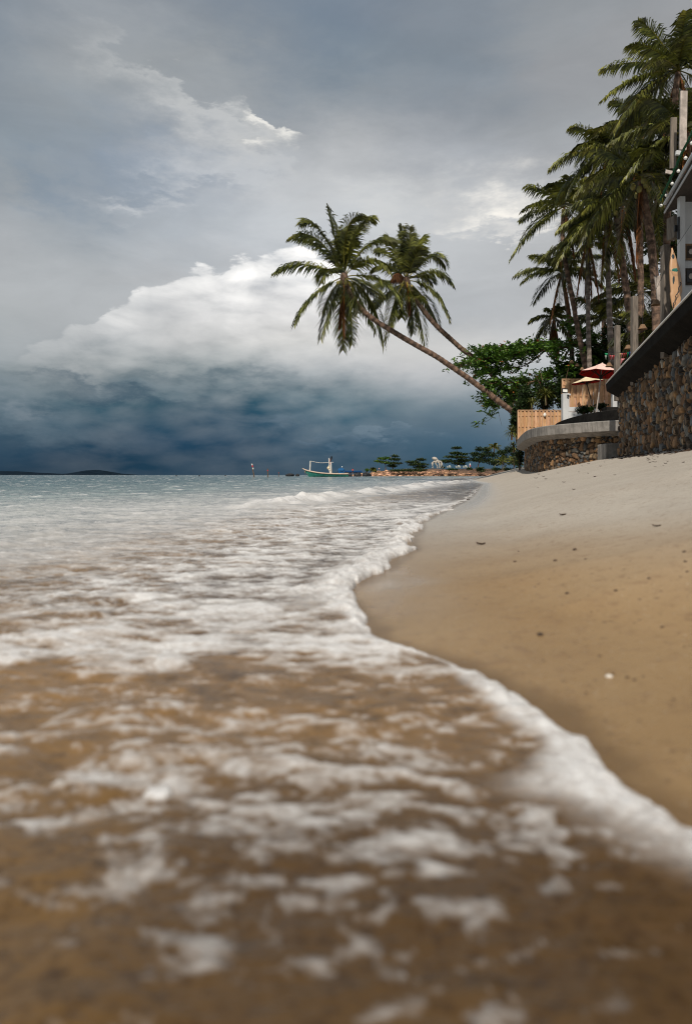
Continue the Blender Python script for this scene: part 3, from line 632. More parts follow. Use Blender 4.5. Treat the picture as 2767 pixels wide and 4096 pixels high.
# ------------------------------------------------------------------ palms
def bez(p0, p1, p2, n):
    t = np.linspace(0, 1, n)[:, None]; return (1 - t) ** 2 * p0 + 2 * t * (1 - t) * p1 + t * t * p2
def frond(mb, p0, p1, p2, n=54, leaf=.85, g=.55, wid=.045, dead=0, seed=0):
    rg = np.random.default_rng(seed); L = np.linalg.norm(p1 - p0) + np.linalg.norm(p2 - p1)
    pts = bez(p0, p1, p2, 14); tone = rg.uniform(.75, 1.25)
    mb.tube(pts, np.linspace(.035, .008, 14), 4, col=(2.1 * tone, 1.7 * tone, 1.2), cap=False)
    t = np.linspace(.13, 1, n); q = bez(p0, p1, p2, 400); k = (t * 399).astype(int); C = q[k]; T = np.gradient(q, axis=0)[k]; T /= np.linalg.norm(T, axis=1)[:, None]
    up = np.array([0, 0, 1.]); S = np.cross(T, up) + 1e-4; 
    weak = np.linalg.norm(S, axis=1) < .35
    ref = np.cross(p2 - p0, up + np.array([.01, .02, 0])); ref /= np.linalg.norm(ref) + 1e-9
    S = S / (np.linalg.norm(S, axis=1)[:, None]); S = np.where(weak[:, None], ref, S); S = np.where((S @ ref)[:, None] < 0, -S, S)
    N = np.cross(S, T)
    prof = np.sin(np.clip(t * 1.02, 0, 1) * math.pi * .80 + .32) ** .75; prof = np.where(t > .97, .45, np.maximum(prof, .30))
    for sgn in (1, -1):
        ln = leaf * prof * rg.uniform(.8, 1.1, n); gg = g * rg.uniform(.7, 1.4, n)
        d1 = S * sgn + T * (.45 + .5 * t[:, None]) + N * .22 + np.array([0, 0, -1]) * (gg * .45)[:, None] + rg.normal(0, .13, (n, 3))
        d1 /= np.linalg.norm(d1, axis=1)[:, None]
        d2 = d1 + np.array([0, 0, -1]) * (gg * 1.3)[:, None]; d2 /= np.linalg.norm(d2, axis=1)[:, None]
        if dead: d1 = d1 * .4 + np.array([0, 0, -1]); d1 /= np.linalg.norm(d1, axis=1)[:, None]; d2 = d1 + rg.normal(0, .1, (n, 3))
        mid = C + d1 * (ln * .5)[:, None]; tip = mid + d2 * (ln * .5)[:, None]
        w = (T * .8 + N * .5); w /= np.linalg.norm(w, axis=1)[:, None]; w = w * wid * .5
        V = np.stack([C - w, C + w, mid + w * 1.15, mid - w * 1.15, tip], 1).reshape(-1, 3)
        c = tone * rg.uniform(.35, 1.75, n)[:, None] * np.array([1, 1, 1]) + (t[:, None] > .86) * rg.uniform(0, .9, n)[:, None] * np.array([.5, .3, .2])
        ii = np.arange(n) * 5; f = []
        for i in ii: f += [(i, i + 1, i + 2, i + 3), (i + 3, i + 2, i + 4)]
        mb.add(V, f, np.repeat(c, 5, 0))
def palm_trunk(mb, pts, r0, r1, col=(1, 1, 1)):
    pts = np.array(pts, float); s = np.concatenate([[0], np.cumsum(np.linalg.norm(np.diff(pts, axis=0), axis=1))]); L = s[-1]; n = int(L / .07)
    # smooth curve through the points
    for _ in range(3):
        q = [pts[0]]
        for a, b_ in zip(pts[:-1], pts[1:]): q += [a * .75 + b_ * .25, a * .25 + b_ * .75]
        pts = np.array(q + [pts[-1]])
    pts = densify(pts, L / n); n = len(pts); t = np.linspace(0, 1, n)
    r = (r0 + (r1 - r0) * t) * (1 + .07 * ((np.arange(n) // 2) % 2) + .05 * vnoise(t * 40, t * 0)); r *= 1 + .35 * np.exp(-t * L / .5)
    pts = pts + np.stack([.02 * fbm(t * L, t * 0, 2), t * 0, .02 * fbm(t * L, t * 0 + 5, 2)], 1)
    c = np.repeat((np.where((np.arange(n) // 3) % 2, .74, 1.2) * (.75 + .5 * vnoise(t * 60, t * 0 + 3)))[:, None] * np.array(col), 9, 0)
    mb.tube(pts, r, 9, col=c)
def coconuts(t, c, n, seed, rad=.35):
    rg = np.random.default_rng(seed)
    for i in range(n):
        a = rg.uniform(0, 6.28); b = MB(); b.blob(c + np.array((math.cos(a) * rad * rg.uniform(.6, 1.1), math.sin(a) * rad, -.25 - rg.uniform(0, .35))), (.12, .12, .15), (8, 6)); b.build('coconut', M['coco'], t, True)
def hero_palm(label, c, D, trunk, fr, cu, nc, seed):
    """fr: (middle x, y, tip x, y, depth of middle, depth of tip, green or dead) in a survey sheet cu -> frame"""
    base = trunk[0]; t = thing('coconut_palm', label, 'palm tree', base)
    b = MB(); palm_trunk(b, trunk, .19, .145); b.build('trunk', M['trunk'], t, True)
    for i, q in enumerate(fr):
        mx, my, tx, ty, dm, dt, dead = q
        um, vm = cu(mx, my); ut, vt = cu(tx, ty)
        pm = P(um, vm, D + dm); pt = P(ut, vt, D + dt); p1 = 2 * pm - .5 * c - .5 * pt
        b = MB(); frond(b, c + (pm - c) * .04, p1, pt, 88, leaf=1.25 if not dead else .8, g=.55, wid=.064, dead=dead, seed=seed + i)
        b.build('frond', M['dead'] if dead else M['frond'], t)
    b = MB(); b.blob(c + np.array((0, 0, -.15)), (.26, .26, .45), (10, 8), .1); b.build('crown_shaft', M['trunk'], t, True)
    coconuts(t, c, nc, seed)
cu1 = lambda x, y: ((1050 + x * .5096) / 4.004, (780 + y * .5096) / 4.004)
DA = 42.; cA = P(*cu1(640, 640), DA)
frA = [(330, 548, 105, 605, -.3, -.6, 0), (400, 790, 255, 1015, -.4, -.8, 0), (540, 860, 458, 1128, -.9, -1.0, 0), (632, 900, 630, 1215, .6, .8, 0), (690, 900, 700, 1175, .4, .6, 0),
       (850, 830, 950, 1185, .9, 1.1, 0), (930, 670, 1090, 880, -.9, -1.2, 0), (830, 400, 1040, 362, .4, .8, 0), (830, 510, 990, 600, -1.2, -1.8, 0), (745, 290, 872, 195, .3, .5, 0),
       (560, 300, 515, 105, .3, .3, 0), (665, 270, 790, 165, -.3, -.7, 0), (430, 350, 222, 335, -.8, -1.4, 0), (460, 290, 305, 228, .5, .9, 0), (480, 440, 265, 345, .9, 1.4, 0), (540, 585, 465, 675, -1.7, -2.3, 0),
       (715, 760, 750, 925, -1.8, -2.2, 0), (700, 300, 770, 260, 1.2, 2.2, 0), (760, 800, 880, 1075, 1.2, 1.6, 0),
       (640, 860, 645, 1110, -.5, -.6, 1), (620, 840, 600, 1040, .2, .3, 1), (540, 760, 470, 920, 1.2, 1.8, 0), (780, 700, 930, 790, 1.4, 2.0, 0), (655, 420, 660, 300, .8, 1.2, 0)]
hero_palm('leaning coconut palm with the longer lower trunk, crown furthest left over the sea', cA, DA,
          [P(552, 441, 45), P(516, 414.6, 44.5), P(480, 387, 44), P(440, 358.7, 43.4), P(410, 342, 43), P(384.6, 327, 42.7), P(364, 313, 42.4), P(350, 297, 42.1), cA + np.array((0, 0, -.1))], frA, cu1, 6, 100)
DB = 47.; cB = P(*cu1(1130, 670), DB)
frB = [(1340, 605, 1492, 705, -.3, -.6, 0), (1310, 490, 1435, 560, .5, .9, 0), (1330, 750, 1462, 980, -.5, -.9, 0), (1280, 830, 1382, 1035, .6, .9, 0), (1215, 900, 1272, 1178, -.9, -1.2, 0), (1170, 880, 1180, 1085, .3, .5, 0),
       (1040, 830, 1000, 1045, -1.0, -1.4, 0), (960, 790, 862, 872, .4, .8, 0), (1100, 430, 1090, 250, .2, .3, 0), (1150, 440, 1158, 250, -.2, -.3, 0), (1190, 500, 1245, 420, -.8, -1.4, 0), (1010, 480, 900, 450, .6, 1.1, 0),
       (990, 560, 880, 590, -.7, -1.3, 0), (1040, 430, 985, 335, .9, 1.3, 0), (1060, 620, 1010, 660, -1.6, -2.3, 1), (1200, 420, 1250, 350, .9, 1.2, 0), (1060, 760, 950, 1150, 1.2, 1.8, 0), (1240, 640, 1330, 690, 1.6, 2.3, 0),
       (1090, 840, 1090, 960, 1.3, 1.8, 0), (1150, 830, 1160, 930, -1.4, -2.0, 1), (1170, 780, 1230, 800, -1.8, -2.6, 0), (1000, 690, 900, 720, 1.4, 2.2, 0), (1130, 480, 1180, 330, 1.3, 1.9, 0)]
hero_palm('second leaning coconut palm with the upper thinner trunk, crown right of its twin', cB, DB,
          [P(545, 435, 49), P(521, 408, 48.7), P(494, 377, 48.3), P(475.8, 359, 48), P(462, 350, 47.8), P(436.8, 327.2, 47.4), P(421.5, 309.4, 47.2), P(411, 293, 47), cB + np.array((0, 0, -.1))], frB, cu1, 7, 200)

def crown(t, c, n, length, seed, droop=1.0, leaf=.95, nl=62, deadn=2, wid=.060):
    rg = np.random.default_rng(seed)
    for i in range(n + deadn):
        a = i * 2.39996 + rg.uniform(-.2, .2); f = i / n; e = math.radians(80 - 105 * f ** .8 + rg.uniform(-8, 8)); dead = i >= n
        L = length * rg.uniform(.85, 1.12) * (1 - .3 * (f < .12))
        if dead: e = math.radians(-70); L *= .75
        h = np.array((math.cos(a), math.sin(a), 0)); d0 = h * math.cos(e) + np.array((0, 0, math.sin(e)))
        p1 = c + d0 * L * .55; dr = droop * (.35 + .75 * f)
        p2 = p1 + (h * max(.12, math.cos(e) * (1 - .3 * dr)) + np.array((0, 0, math.sin(e) * .6 - dr * .95))) * L * .52
        b = MB(); frond(b, c, p1, p2, nl, leaf=leaf * rg.uniform(.85, 1.1), g=.75, wid=wid, dead=dead, seed=seed * 50 + i)
        b.build('frond', M['dead'] if dead else M['frond'], t)
def palm(label, cu, D, trunk_uv, n=22, length=3.6, seed=1, droop=1., r=.15, nc=3, grey=False, leaf=1.0, deadn=2, group='coconut palms crowding the right side'):
    c = P(*cu, D); pts = [P(u, v, D + .0) for u, v in trunk_uv] + [c - np.array((0, 0, .15))]
    t = thing('coconut_palm', label, 'palm tree', pts[0], group=group)
    b = MB(); palm_trunk(b, pts, r * 1.15, r * .85); b.build('trunk', M['trunkgrey'] if grey else M['trunk'], t, True)
    crown(t, c, n, length, seed, droop, leaf, deadn=deadn)
    if nc: coconuts(t, c, nc, seed)
palm('tallest coconut palm, its crown highest at the top right corner', (677, 70), 31, [(668, 420), (664, 300), (668, 160)], 26, 3.5, 11, .9, leaf=.95, nc=3)
palm('coconut palm with fronds reaching left just below the tallest crown', (640, 130), 36, [(640, 420), (640, 250), (637, 170)], 20, 3.3, 12, 1.05)
palm('heavy drooping coconut palm with a cluster of nuts beside the roof edge', (640, 178), 29, [(657, 420), (656, 300), (649, 230)], 20, 3.4, 13, 1.3, r=.17, nc=9)
palm('coconut palm whose yellowish drooping fronds hang in front of the group', (606, 152), 38, [(631, 420), (630, 318), (622, 262), (612, 190)], 20, 3.2, 14, 1.3)
palm('leftmost tall coconut palm, crown against the sky over two slanting trunks', (563, 207), 43, [(590, 400), (577, 327), (566, 270), (561, 240)], 18, 3.4, 15, .95, r=.14)
palm('small coconut palm with low crown leftmost above the almond tree', (561, 272), 47, [(575, 400), (569, 330), (566, 300)], 17, 3.2, 16, .95, r=.14, nc=2)
palm('coconut palm with a straight pale sunlit trunk and orange dead fronds', (587, 240), 42, [(589, 400), (588, 337), (587, 290)], 16, 3.0, 17, 1.2, grey=True, r=.13, deadn=4)
palm('coconut palm with straight thick grey trunk right of the pale one', (606, 215), 40, [(611, 400), (610, 337), (607, 270)], 18, 3.4, 18, 1.2, grey=True, r=.15)
palm('coconut palm with dark slanting trunk between grey trunk and posts', (622, 205), 37, [(636, 400), (630, 325), (623, 280), (619, 240)], 20, 3.5, 19, 1.25, r=.14)
palm('coconut palm hidden behind the roof, crown at the right frame edge', (686, 130), 27, [(690, 420), (690, 250)], 20, 3.0, 20, 1.0, nc=0)
palm('ragged little palm with hanging dead fronds, lowest at the left', (553, 318), 50, [(560, 400), (556, 350)], 10, 1.9, 21, 1.5, r=.11, nc=0, deadn=5)
palm('low dark palm behind the wooden posts', (640, 292), 44, [(640, 400), (640, 340)], 20, 3.4, 22, .9, nc=0)
palm('low palm behind the two grey trunks', (603, 318), 48, [(604, 400), (603, 350)], 18, 3.0, 23, .9, nc=0)
palm('young palm with arching fronds low beside the dark post', (655, 330), 36, [(655, 420), (655, 370)], 16, 2.6, 24, .9, nc=0, r=.1)

# ------------------------------------------------------------------ broadleaf trees and shrubs
def leaves(mb, C, size, rg, up=.6, nper=1, tone=(.7, 1.3)):
    """obovate leaves around given points"""
    n = len(C); az = rg.uniform(0, 2 * math.pi, n); el = rg.normal(.15, .45, n)
    d = np.stack([np.cos(az) * np.cos(el), np.sin(az) * np.cos(el), np.sin(el)], 1)
    s = np.stack([-np.sin(az), np.cos(az), rg.normal(0, .35, n)], 1); s /= np.linalg.norm(s, axis=1)[:, None]
    L = (size * rg.uniform(.7, 1.2, n))[:, None]; W = L * .26; nrm = np.cross(d, s) * L * .10
    V = np.stack([C, C + d * L * .35 - s * W * .6 + nrm, C + d * L * .75 - s * W + nrm, C + d * L, C + d * L * .75 + s * W + nrm, C + d * L * .35 + s * W * .6 + nrm, C + d * L * .55 - nrm * .3], 1).reshape(-1, 3)
    c = rg.uniform(*tone, n)[:, None] * np.array([1, 1, 1.]) + (rg.random(n) < .02)[:, None] * np.array([3.5, -.3, .5])
    f = []
    for i in range(n):
        k = i * 7; f += [(k, k + 1, k + 6), (k + 1, k + 2, k + 6), (k + 2, k + 3, k + 6), (k + 3, k + 4, k + 6), (k + 4, k + 5, k + 6), (k + 5, k, k + 6)]
    mb.add(V, f, np.repeat(c, 7, 0))
z7 = lambda x, y: ((1800 + x * .3185) / 4.004, (1300 + y * .3185) / 4.004)
def almond():
    rg = np.random.default_rng(31); D = 46.0
    root = P(604, 400, 47); t = thing('almond_tree', 'spreading sea almond tree reaching left with big bright green leaves above the fence', 'tree', root)
    def pt(x, y, dd=0): return P(*z7(x, y), D + dd)
    br = [([pt(2050, 900, 1), pt(1990, 420, .8), pt(1850, 250, .5), pt(1570, 260), pt(1200, 320, -.2), pt(850, 370, -.4), pt(560, 400, -.6), pt(320, 470, -.8), pt(130, 530, -1)], .16, .02),
          ([pt(1570, 260), pt(1300, 230, .5), pt(1000, 290, .9), pt(700, 330, 1.1), pt(450, 350, 1.2), pt(310, 370, 1.2)], .07, .02),
          ([pt(1850, 620, .4), pt(1500, 600, 0), pt(1260, 640, -.3), pt(1000, 730, -.5), pt(700, 740, -.6), pt(460, 720, -.8)], .10, .02),
          ([pt(1000, 730, -.5), pt(840, 880, -.3), pt(640, 900, -.2), pt(500, 930, 0), pt(440, 1020, .1)], .05, .015),
          ([pt(1600, 740, .9), pt(1240, 770, .8), pt(900, 840, .8), pt(700, 980, .8)], .06, .02),
          ([pt(1200, 320, -.2), pt(1000, 480, 0), pt(760, 560, .2), pt(520, 590, .3), pt(350, 650, .3)], .05, .015),
          ([pt(560, 980, .3), pt(560, 1100, .3), pt(500, 1190, .3), pt(400, 1240, .3), pt(320, 1250, .3)], .02, .008),
          ([pt(600, 1080, .3), pt(620, 1200, .3), pt(650, 1270, .3)], .012, .006), ([pt(1850, 250, .5), pt(1640, 120, .4), pt(1500, 40, .3), pt(1390, -30, .3)], .09, .03),
          ([pt(1200, 320), pt(1300, 450), pt(1500, 480, .5), pt(1700, 520, .8)], .04, .02)]
    b = MB()
    for p, r0, r1 in br:
        p = densify(p, .3); p[1:-1] += rg.normal(0, .03, p[1:-1].shape); b.tube(p, np.linspace(r0, r1, len(p)), 6)
    tw = []
    for p, r0, r1 in br[:6]:
        p = densify(p, .25)
        for q in p[len(p) // 4:]:
            for _ in range(3):
                e = q + rg.normal(0, 1, 3) * np.array((.5, .6, .14)) + np.array((-.2, 0, .12)); tw.append(e); b.tube([q, (q + e) / 2 + rg.normal(0, .04, 3), e], [.014, .010, .006], 4, cap=False)
    b.build('trunk', M['bark'], t, True)
    # foliage pads: (x0, x1, top y at x0/x1, thickness, count)
    b = MB(); C = list(tw)
    def pad(pts, n, sy, sd=.7, sx=25):
        pts = np.array(pts, float); s = rg.random(n); k = s * (len(pts) - 1); i = np.minimum(k.astype(int), len(pts) - 2); fr = (k - i)[:, None]; xy = pts[i] * (1 - fr) + pts[i + 1] * fr
        for (x, y) in xy: C.append(pt(x + rg.normal(0, sx), y + rg.normal(0, sy), rg.normal(0, sd)))
    pad([(320, 365), (520, 320), (760, 320), (950, 290), (1200, 270), (1560, 250)], 150, 28, 1.0)
    pad([(130, 515), (300, 490), (450, 470), (620, 430), (800, 400), (950, 360)], 130, 26, .8)
    pad([(500, 420), (700, 400), (900, 360), (1100, 340)], 90, 30, 1.0)
    pad([(330, 650), (460, 600), (600, 560), (850, 560)], 55, 22, .8)
    pad([(430, 740), (650, 780), (900, 760), (1100, 690), (1280, 620), (1540, 560)], 130, 30, .9)
    pad([(420, 860), (600, 860), (850, 860), (1100, 860), (1350, 800)], 120, 50, .9)
    pad([(430, 1010), (480, 960), (560, 1040), (700, 960), (800, 1000)], 60, 30, .6)
    pad([(1250, 330), (1350, 450), (1540, 500), (1560, 640)], 75, 60, 1.0)
    pad([(1420, 0), (1540, 60), (1700, 110), (1900, 200)], 50, 35, .6)
    pad([(1600, 300), (1700, 450), (1900, 560), (1750, 700)], 110, 60, 1.2)
    C += [pt(320, 1255, .3), pt(322, 1285, .3), pt(500, 1120, .3), pt(495, 1160, .3), pt(420, 1220, .3)]
    C = np.array(C); CC = np.repeat(C, 8, 0) + rg.normal(0, .07, (len(C) * 8, 3)); leaves(b, CC, .31, rg)
    b.build('crown', M['leaf'], t)
almond()
def shrub(label, boxes, n, size, seed, name='shrub', cat='bush', m='darkleaf', group=None, stem=True):
    """boxes: (u, v, D, ru, rv, rd) ellipsoids of foliage"""
    rg = np.random.default_rng(seed); u, v, D, ru, rv, rd = boxes[0]; t = thing(name, label, cat, P(u, v + rv, D), group=group); b = MB(); s = MB()
    for (u, v, D, ru, rv, rd) in boxes:
        c = P(u, v, D); k = D / F; m_ = n
        g = rg.normal(0, 1, (m_, 3)); g /= np.linalg.norm(g, axis=1)[:, None]; g *= (rg.random(m_) ** .45)[:, None] * (.75 + .35 * fbm(g[:, 0] * 3 + seed, g[:, 2] * 3, 3))[:, None]
        leaves(b, c + g * np.array((ru * k, rd, rv * k)), size, rg, tone=(.55, 1.4))
        for i in range(5): e = c + rg.normal(0, .45, 3) * np.array((ru * k, rd, rv * k)); s.tube([c - np.array((0, 0, rv * k * 1.1)), (c + e) / 2, e], [.05, .03, .01], 5)
    b.build('crown' if cat == 'tree' else 'foliage', M[m], t)
    s.build('trunk' if cat == 'tree' else 'stem', M['bark'], t)
    return t
shrub('round dark green bush at the foot of the umbrella poles', [(583, 410, 31.5, 9.5, 5.5, .5)], 700, .11, 1)
shrub('dark bush right of the umbrella poles, below the upper fence', [(600, 406.5, 31.2, 8, 4, .4)], 500, .11, 2)
shrub('small bright green bush between the umbrella poles and the round dark bush', [(590.5, 409.5, 30.9, 3.2, 3.4, .2)], 160, .12, 3, m='leaf')
shrub('dense dark hedge behind the lower board fence', [(525, 402, 41, 12, 22, 1.0), (545, 396, 41, 14, 22, 1.0), (562, 392, 41, 8, 22, 1), (516, 420, 43, 7, 20, .7)], 1500, .22, 4)
shrub('dark thicket filling the gap below the palm crowns', [(590, 365, 46, 18, 30, 1.5), (615, 350, 44, 20, 38, 1.5), (640, 345, 43, 18, 40, 1.5), (662, 330, 42, 16, 44, 1.5), (570, 378, 46, 14, 20, 1.5)], 2300, .30, 5, name='thicket', cat='thicket')
shrub('dark tree crown behind the building, between hanging palm fronds', [(655, 230, 44, 20, 40, 1.5), (672, 260, 44, 16, 60, 1.5), (650, 175, 44, 22, 30, 1.5), (678, 150, 42, 16, 45, 1.5), (635, 215, 45, 12, 22, 1.2)], 1500, .34, 6, name='broadleaf_tree', cat='tree')
shrub('dark shrub growing below the left end of the curved concrete rim', [(519, 455, 44, 5.5, 16, .6)], 900, .16, 8)
# spiky pandanus clumps
def pandanus(label, u, v, D, r, seed, n=60):
    rg = np.random.default_rng(seed); c = P(u, v, D); t = thing('pandanus', label, 'plant', c - np.array((0, 0, r * .8))); b = MB()
    for i in range(n):
        a = rg.uniform(0, 6.28); e = rg.uniform(-.5, 1.3); d = np.array((math.cos(a) * math.cos(e), math.sin(a) * math.cos(e), math.sin(e))); L = r * rg.uniform(.7, 1.2)
        m1 = c + d * L * .6; e1 = m1 + (d + np.array((0, 0, -.9))) * L * .4; s = np.cross(d, (0, 0, 1)); s = s / (np.linalg.norm(s) + 1e-6) * .022; g = rg.uniform(.8, 1.9)
        b.add([c - s, c + s, m1 + s, m1 - s, e1], [(0, 1, 2, 3), (3, 2, 4)], (g, g, g))
    b.build('foliage', M['frond'], t); s = MB(); s.tube([c - np.array((0, 0, r * .8)), c], .06, 6); s.build('stem', M['bark'], t)
pandanus('spiky pandanus behind the middle of the lower board fence', 545, 395, 39.9, .75, 61, 90)
pandanus('spiky pandanus left of the middle one behind the lower fence', 531, 403, 40, .55, 62, 60)
pandanus('yellow green spiky plant hanging left of the fence corner', 511, 432, 41, .62, 63, 80)
pandanus('spiky plant below the fence corner against the storm sky', 513, 446, 42, .5, 64, 50)

# ------------------------------------------------------------------ posts, building at the right edge, party decor
for (u0, u1, vt, D, lab) in ((614, 618.8, 325.6, 23, 'weathered square wooden post nearest the umbrella'), (630.6, 636.4, 296.4, 19, 'weathered square wooden post, middle of the three along the wall'), (661, 668, 245.3, 14.6, 'weathered square wooden post nearest the surfboard')):
    a = P((u0 + u1) / 2, vt, D); b = MB(); b.box((a[0], D, (a[2] + 2.9) / 2), ((u1 - u0) / F * D, .16, a[2] - 2.9), rotm(z=.05), taper=.97); tag(b.build('wooden_post', M['greywood'], bevel=.01), lab, 'post', 'square wooden posts behind the stone wall')
def lamp(u, v, w, D, lab):
    c = P(u, v, D); k = D / F; t = thing('pendant_lamp', lab, 'lamp', c + np.array((0, 0, .6)), group='rattan pendant lamps hanging under the palms'); r = w / 2 * k; h = r * 1.05
    b = MB(); n = 16; V = []; prof = [(.30, .55), (.42, .50), (.52, .30), (.70, -.05), (.85, -.3), (1.0, -.42)]
    for pr, pz in prof:
        for i in range(n): a = 2 * math.pi * i / n; V.append(c + np.array((pr * r * math.cos(a), pr * r * math.sin(a), pz * h)))
    for j, (pr, pz) in enumerate(prof[::-1]):
        for i in range(n): a = 2 * math.pi * i / n; V.append(c + np.array((pr * r * .96 * math.cos(a), pr * r * .96 * math.sin(a), pz * h - .008)))
    m_ = len(prof) * 2; b.add(V, [(j * n + i, (j + 1) * n + i, (j + 1) * n + (i + 1) % n, j * n + (i + 1) % n) for j in range(m_ - 1) for i in range(n)] + [tuple(range(n))]); b.build('lamp_shade', M['rattan'], t)
    b = MB(); b.tube([c + np.array((0, 0, .5 * h)), c + np.array((0, 0, .9))], .006, 4); b.build('cord', M['black'], t)
lamp(655.3, 302.5, 10, 15.6, 'rattan pendant lamp beside the tallest near wooden post')
lamp(641.8, 327, 9.5, 18, 'rattan pendant lamp between the middle post and the coping edge')
lamp(627.2, 347.2, 8, 20.5, 'rattan pendant lamp just left of the middle wooden post')
lamp(608.3, 364.8, 7.6, 27, 'rattan pendant lamp directly above the right half of the red umbrella')
lamp(581.3, 368.7, 5, 35, 'rattan pendant lamp above the left rim of the red umbrella')
lamp(570.9, 361.8, 5, 36, 'small rattan pendant lamp furthest left in the almond branches')
lamp(576.2, 364.8, 5, 35.5, 'small rattan pendant lamp between the two left ones among branches')
def bunting():
    D = 21; t = thing('bunting', 'string of small coloured cloth flags between the wooden posts', 'bunting', P(615, 350, D)); b = MB()
    b.tube([P(600, 349, D), P(606, 351.5, D), P(614, 353, D), P(626, 352.3, D), P(640, 347, D)], .006, 4); b.build('string', M['black'], t)
    cs = dict(w=(.7, .7, .66), g=(.02, .35, .15), r=(.55, .05, .06), b=(.02, .12, .5), p=(.75, .3, .3), y=(.6, .5, .2))
    ms = {k: flat('flag_' + n_, v, trans=.3) for (k, v), n_ in zip(cs.items(), ('white', 'green', 'red', 'blue', 'pink', 'yellow'))}
    fl = [(605.6, 353, 3.5, 5.5, 'g', .3), (604.9, 355.5, 1.8, 4, 'w', .5), (609.5, 355, 1.6, 4.5, 'r', .2), (611.3, 355.3, 1.4, 4.6, 'p', .1), (613, 355.3, 1.5, 4.5, 'r', .3), (619.5, 353.2, 1.3, 4.5, 'y', .1), (621, 353.2, 1.6, 5, 'p', .2), (623.3, 353, 1.3, 5, 'r', 0),
          (625.4, 352.7, 1.1, 4.6, 'r', -.2), (627.2, 352.3, 1.2, 5, 'g', 0), (629.3, 351.8, 1.3, 3.6, 'b', 0), (622.2, 358.5, 4.5, 5.5, 'p', -.9)]
    for u, v, w, h, c, sl in fl:
        a = P(u - w / 2, v, D); e = P(u + w / 2, v, D); q = P(u + sl * 2, v + h, D) + np.array((0, .05, 0)); m_ = (a + e + q) / 3 + np.array((0, -.04, 0))
        b = MB(); b.add([a, e, q, m_, a + (0, .006, 0), e + (0, .006, 0), q + (0, .006, 0), m_ + (0, .006, 0)], [(0, 1, 3), (1, 2, 3), (2, 0, 3), (5, 4, 7), (6, 5, 7), (4, 6, 7), (0, 4, 5, 1), (1, 5, 6, 2), (2, 6, 4, 0)]); b.build('flag', ms[c], t)
bunting()
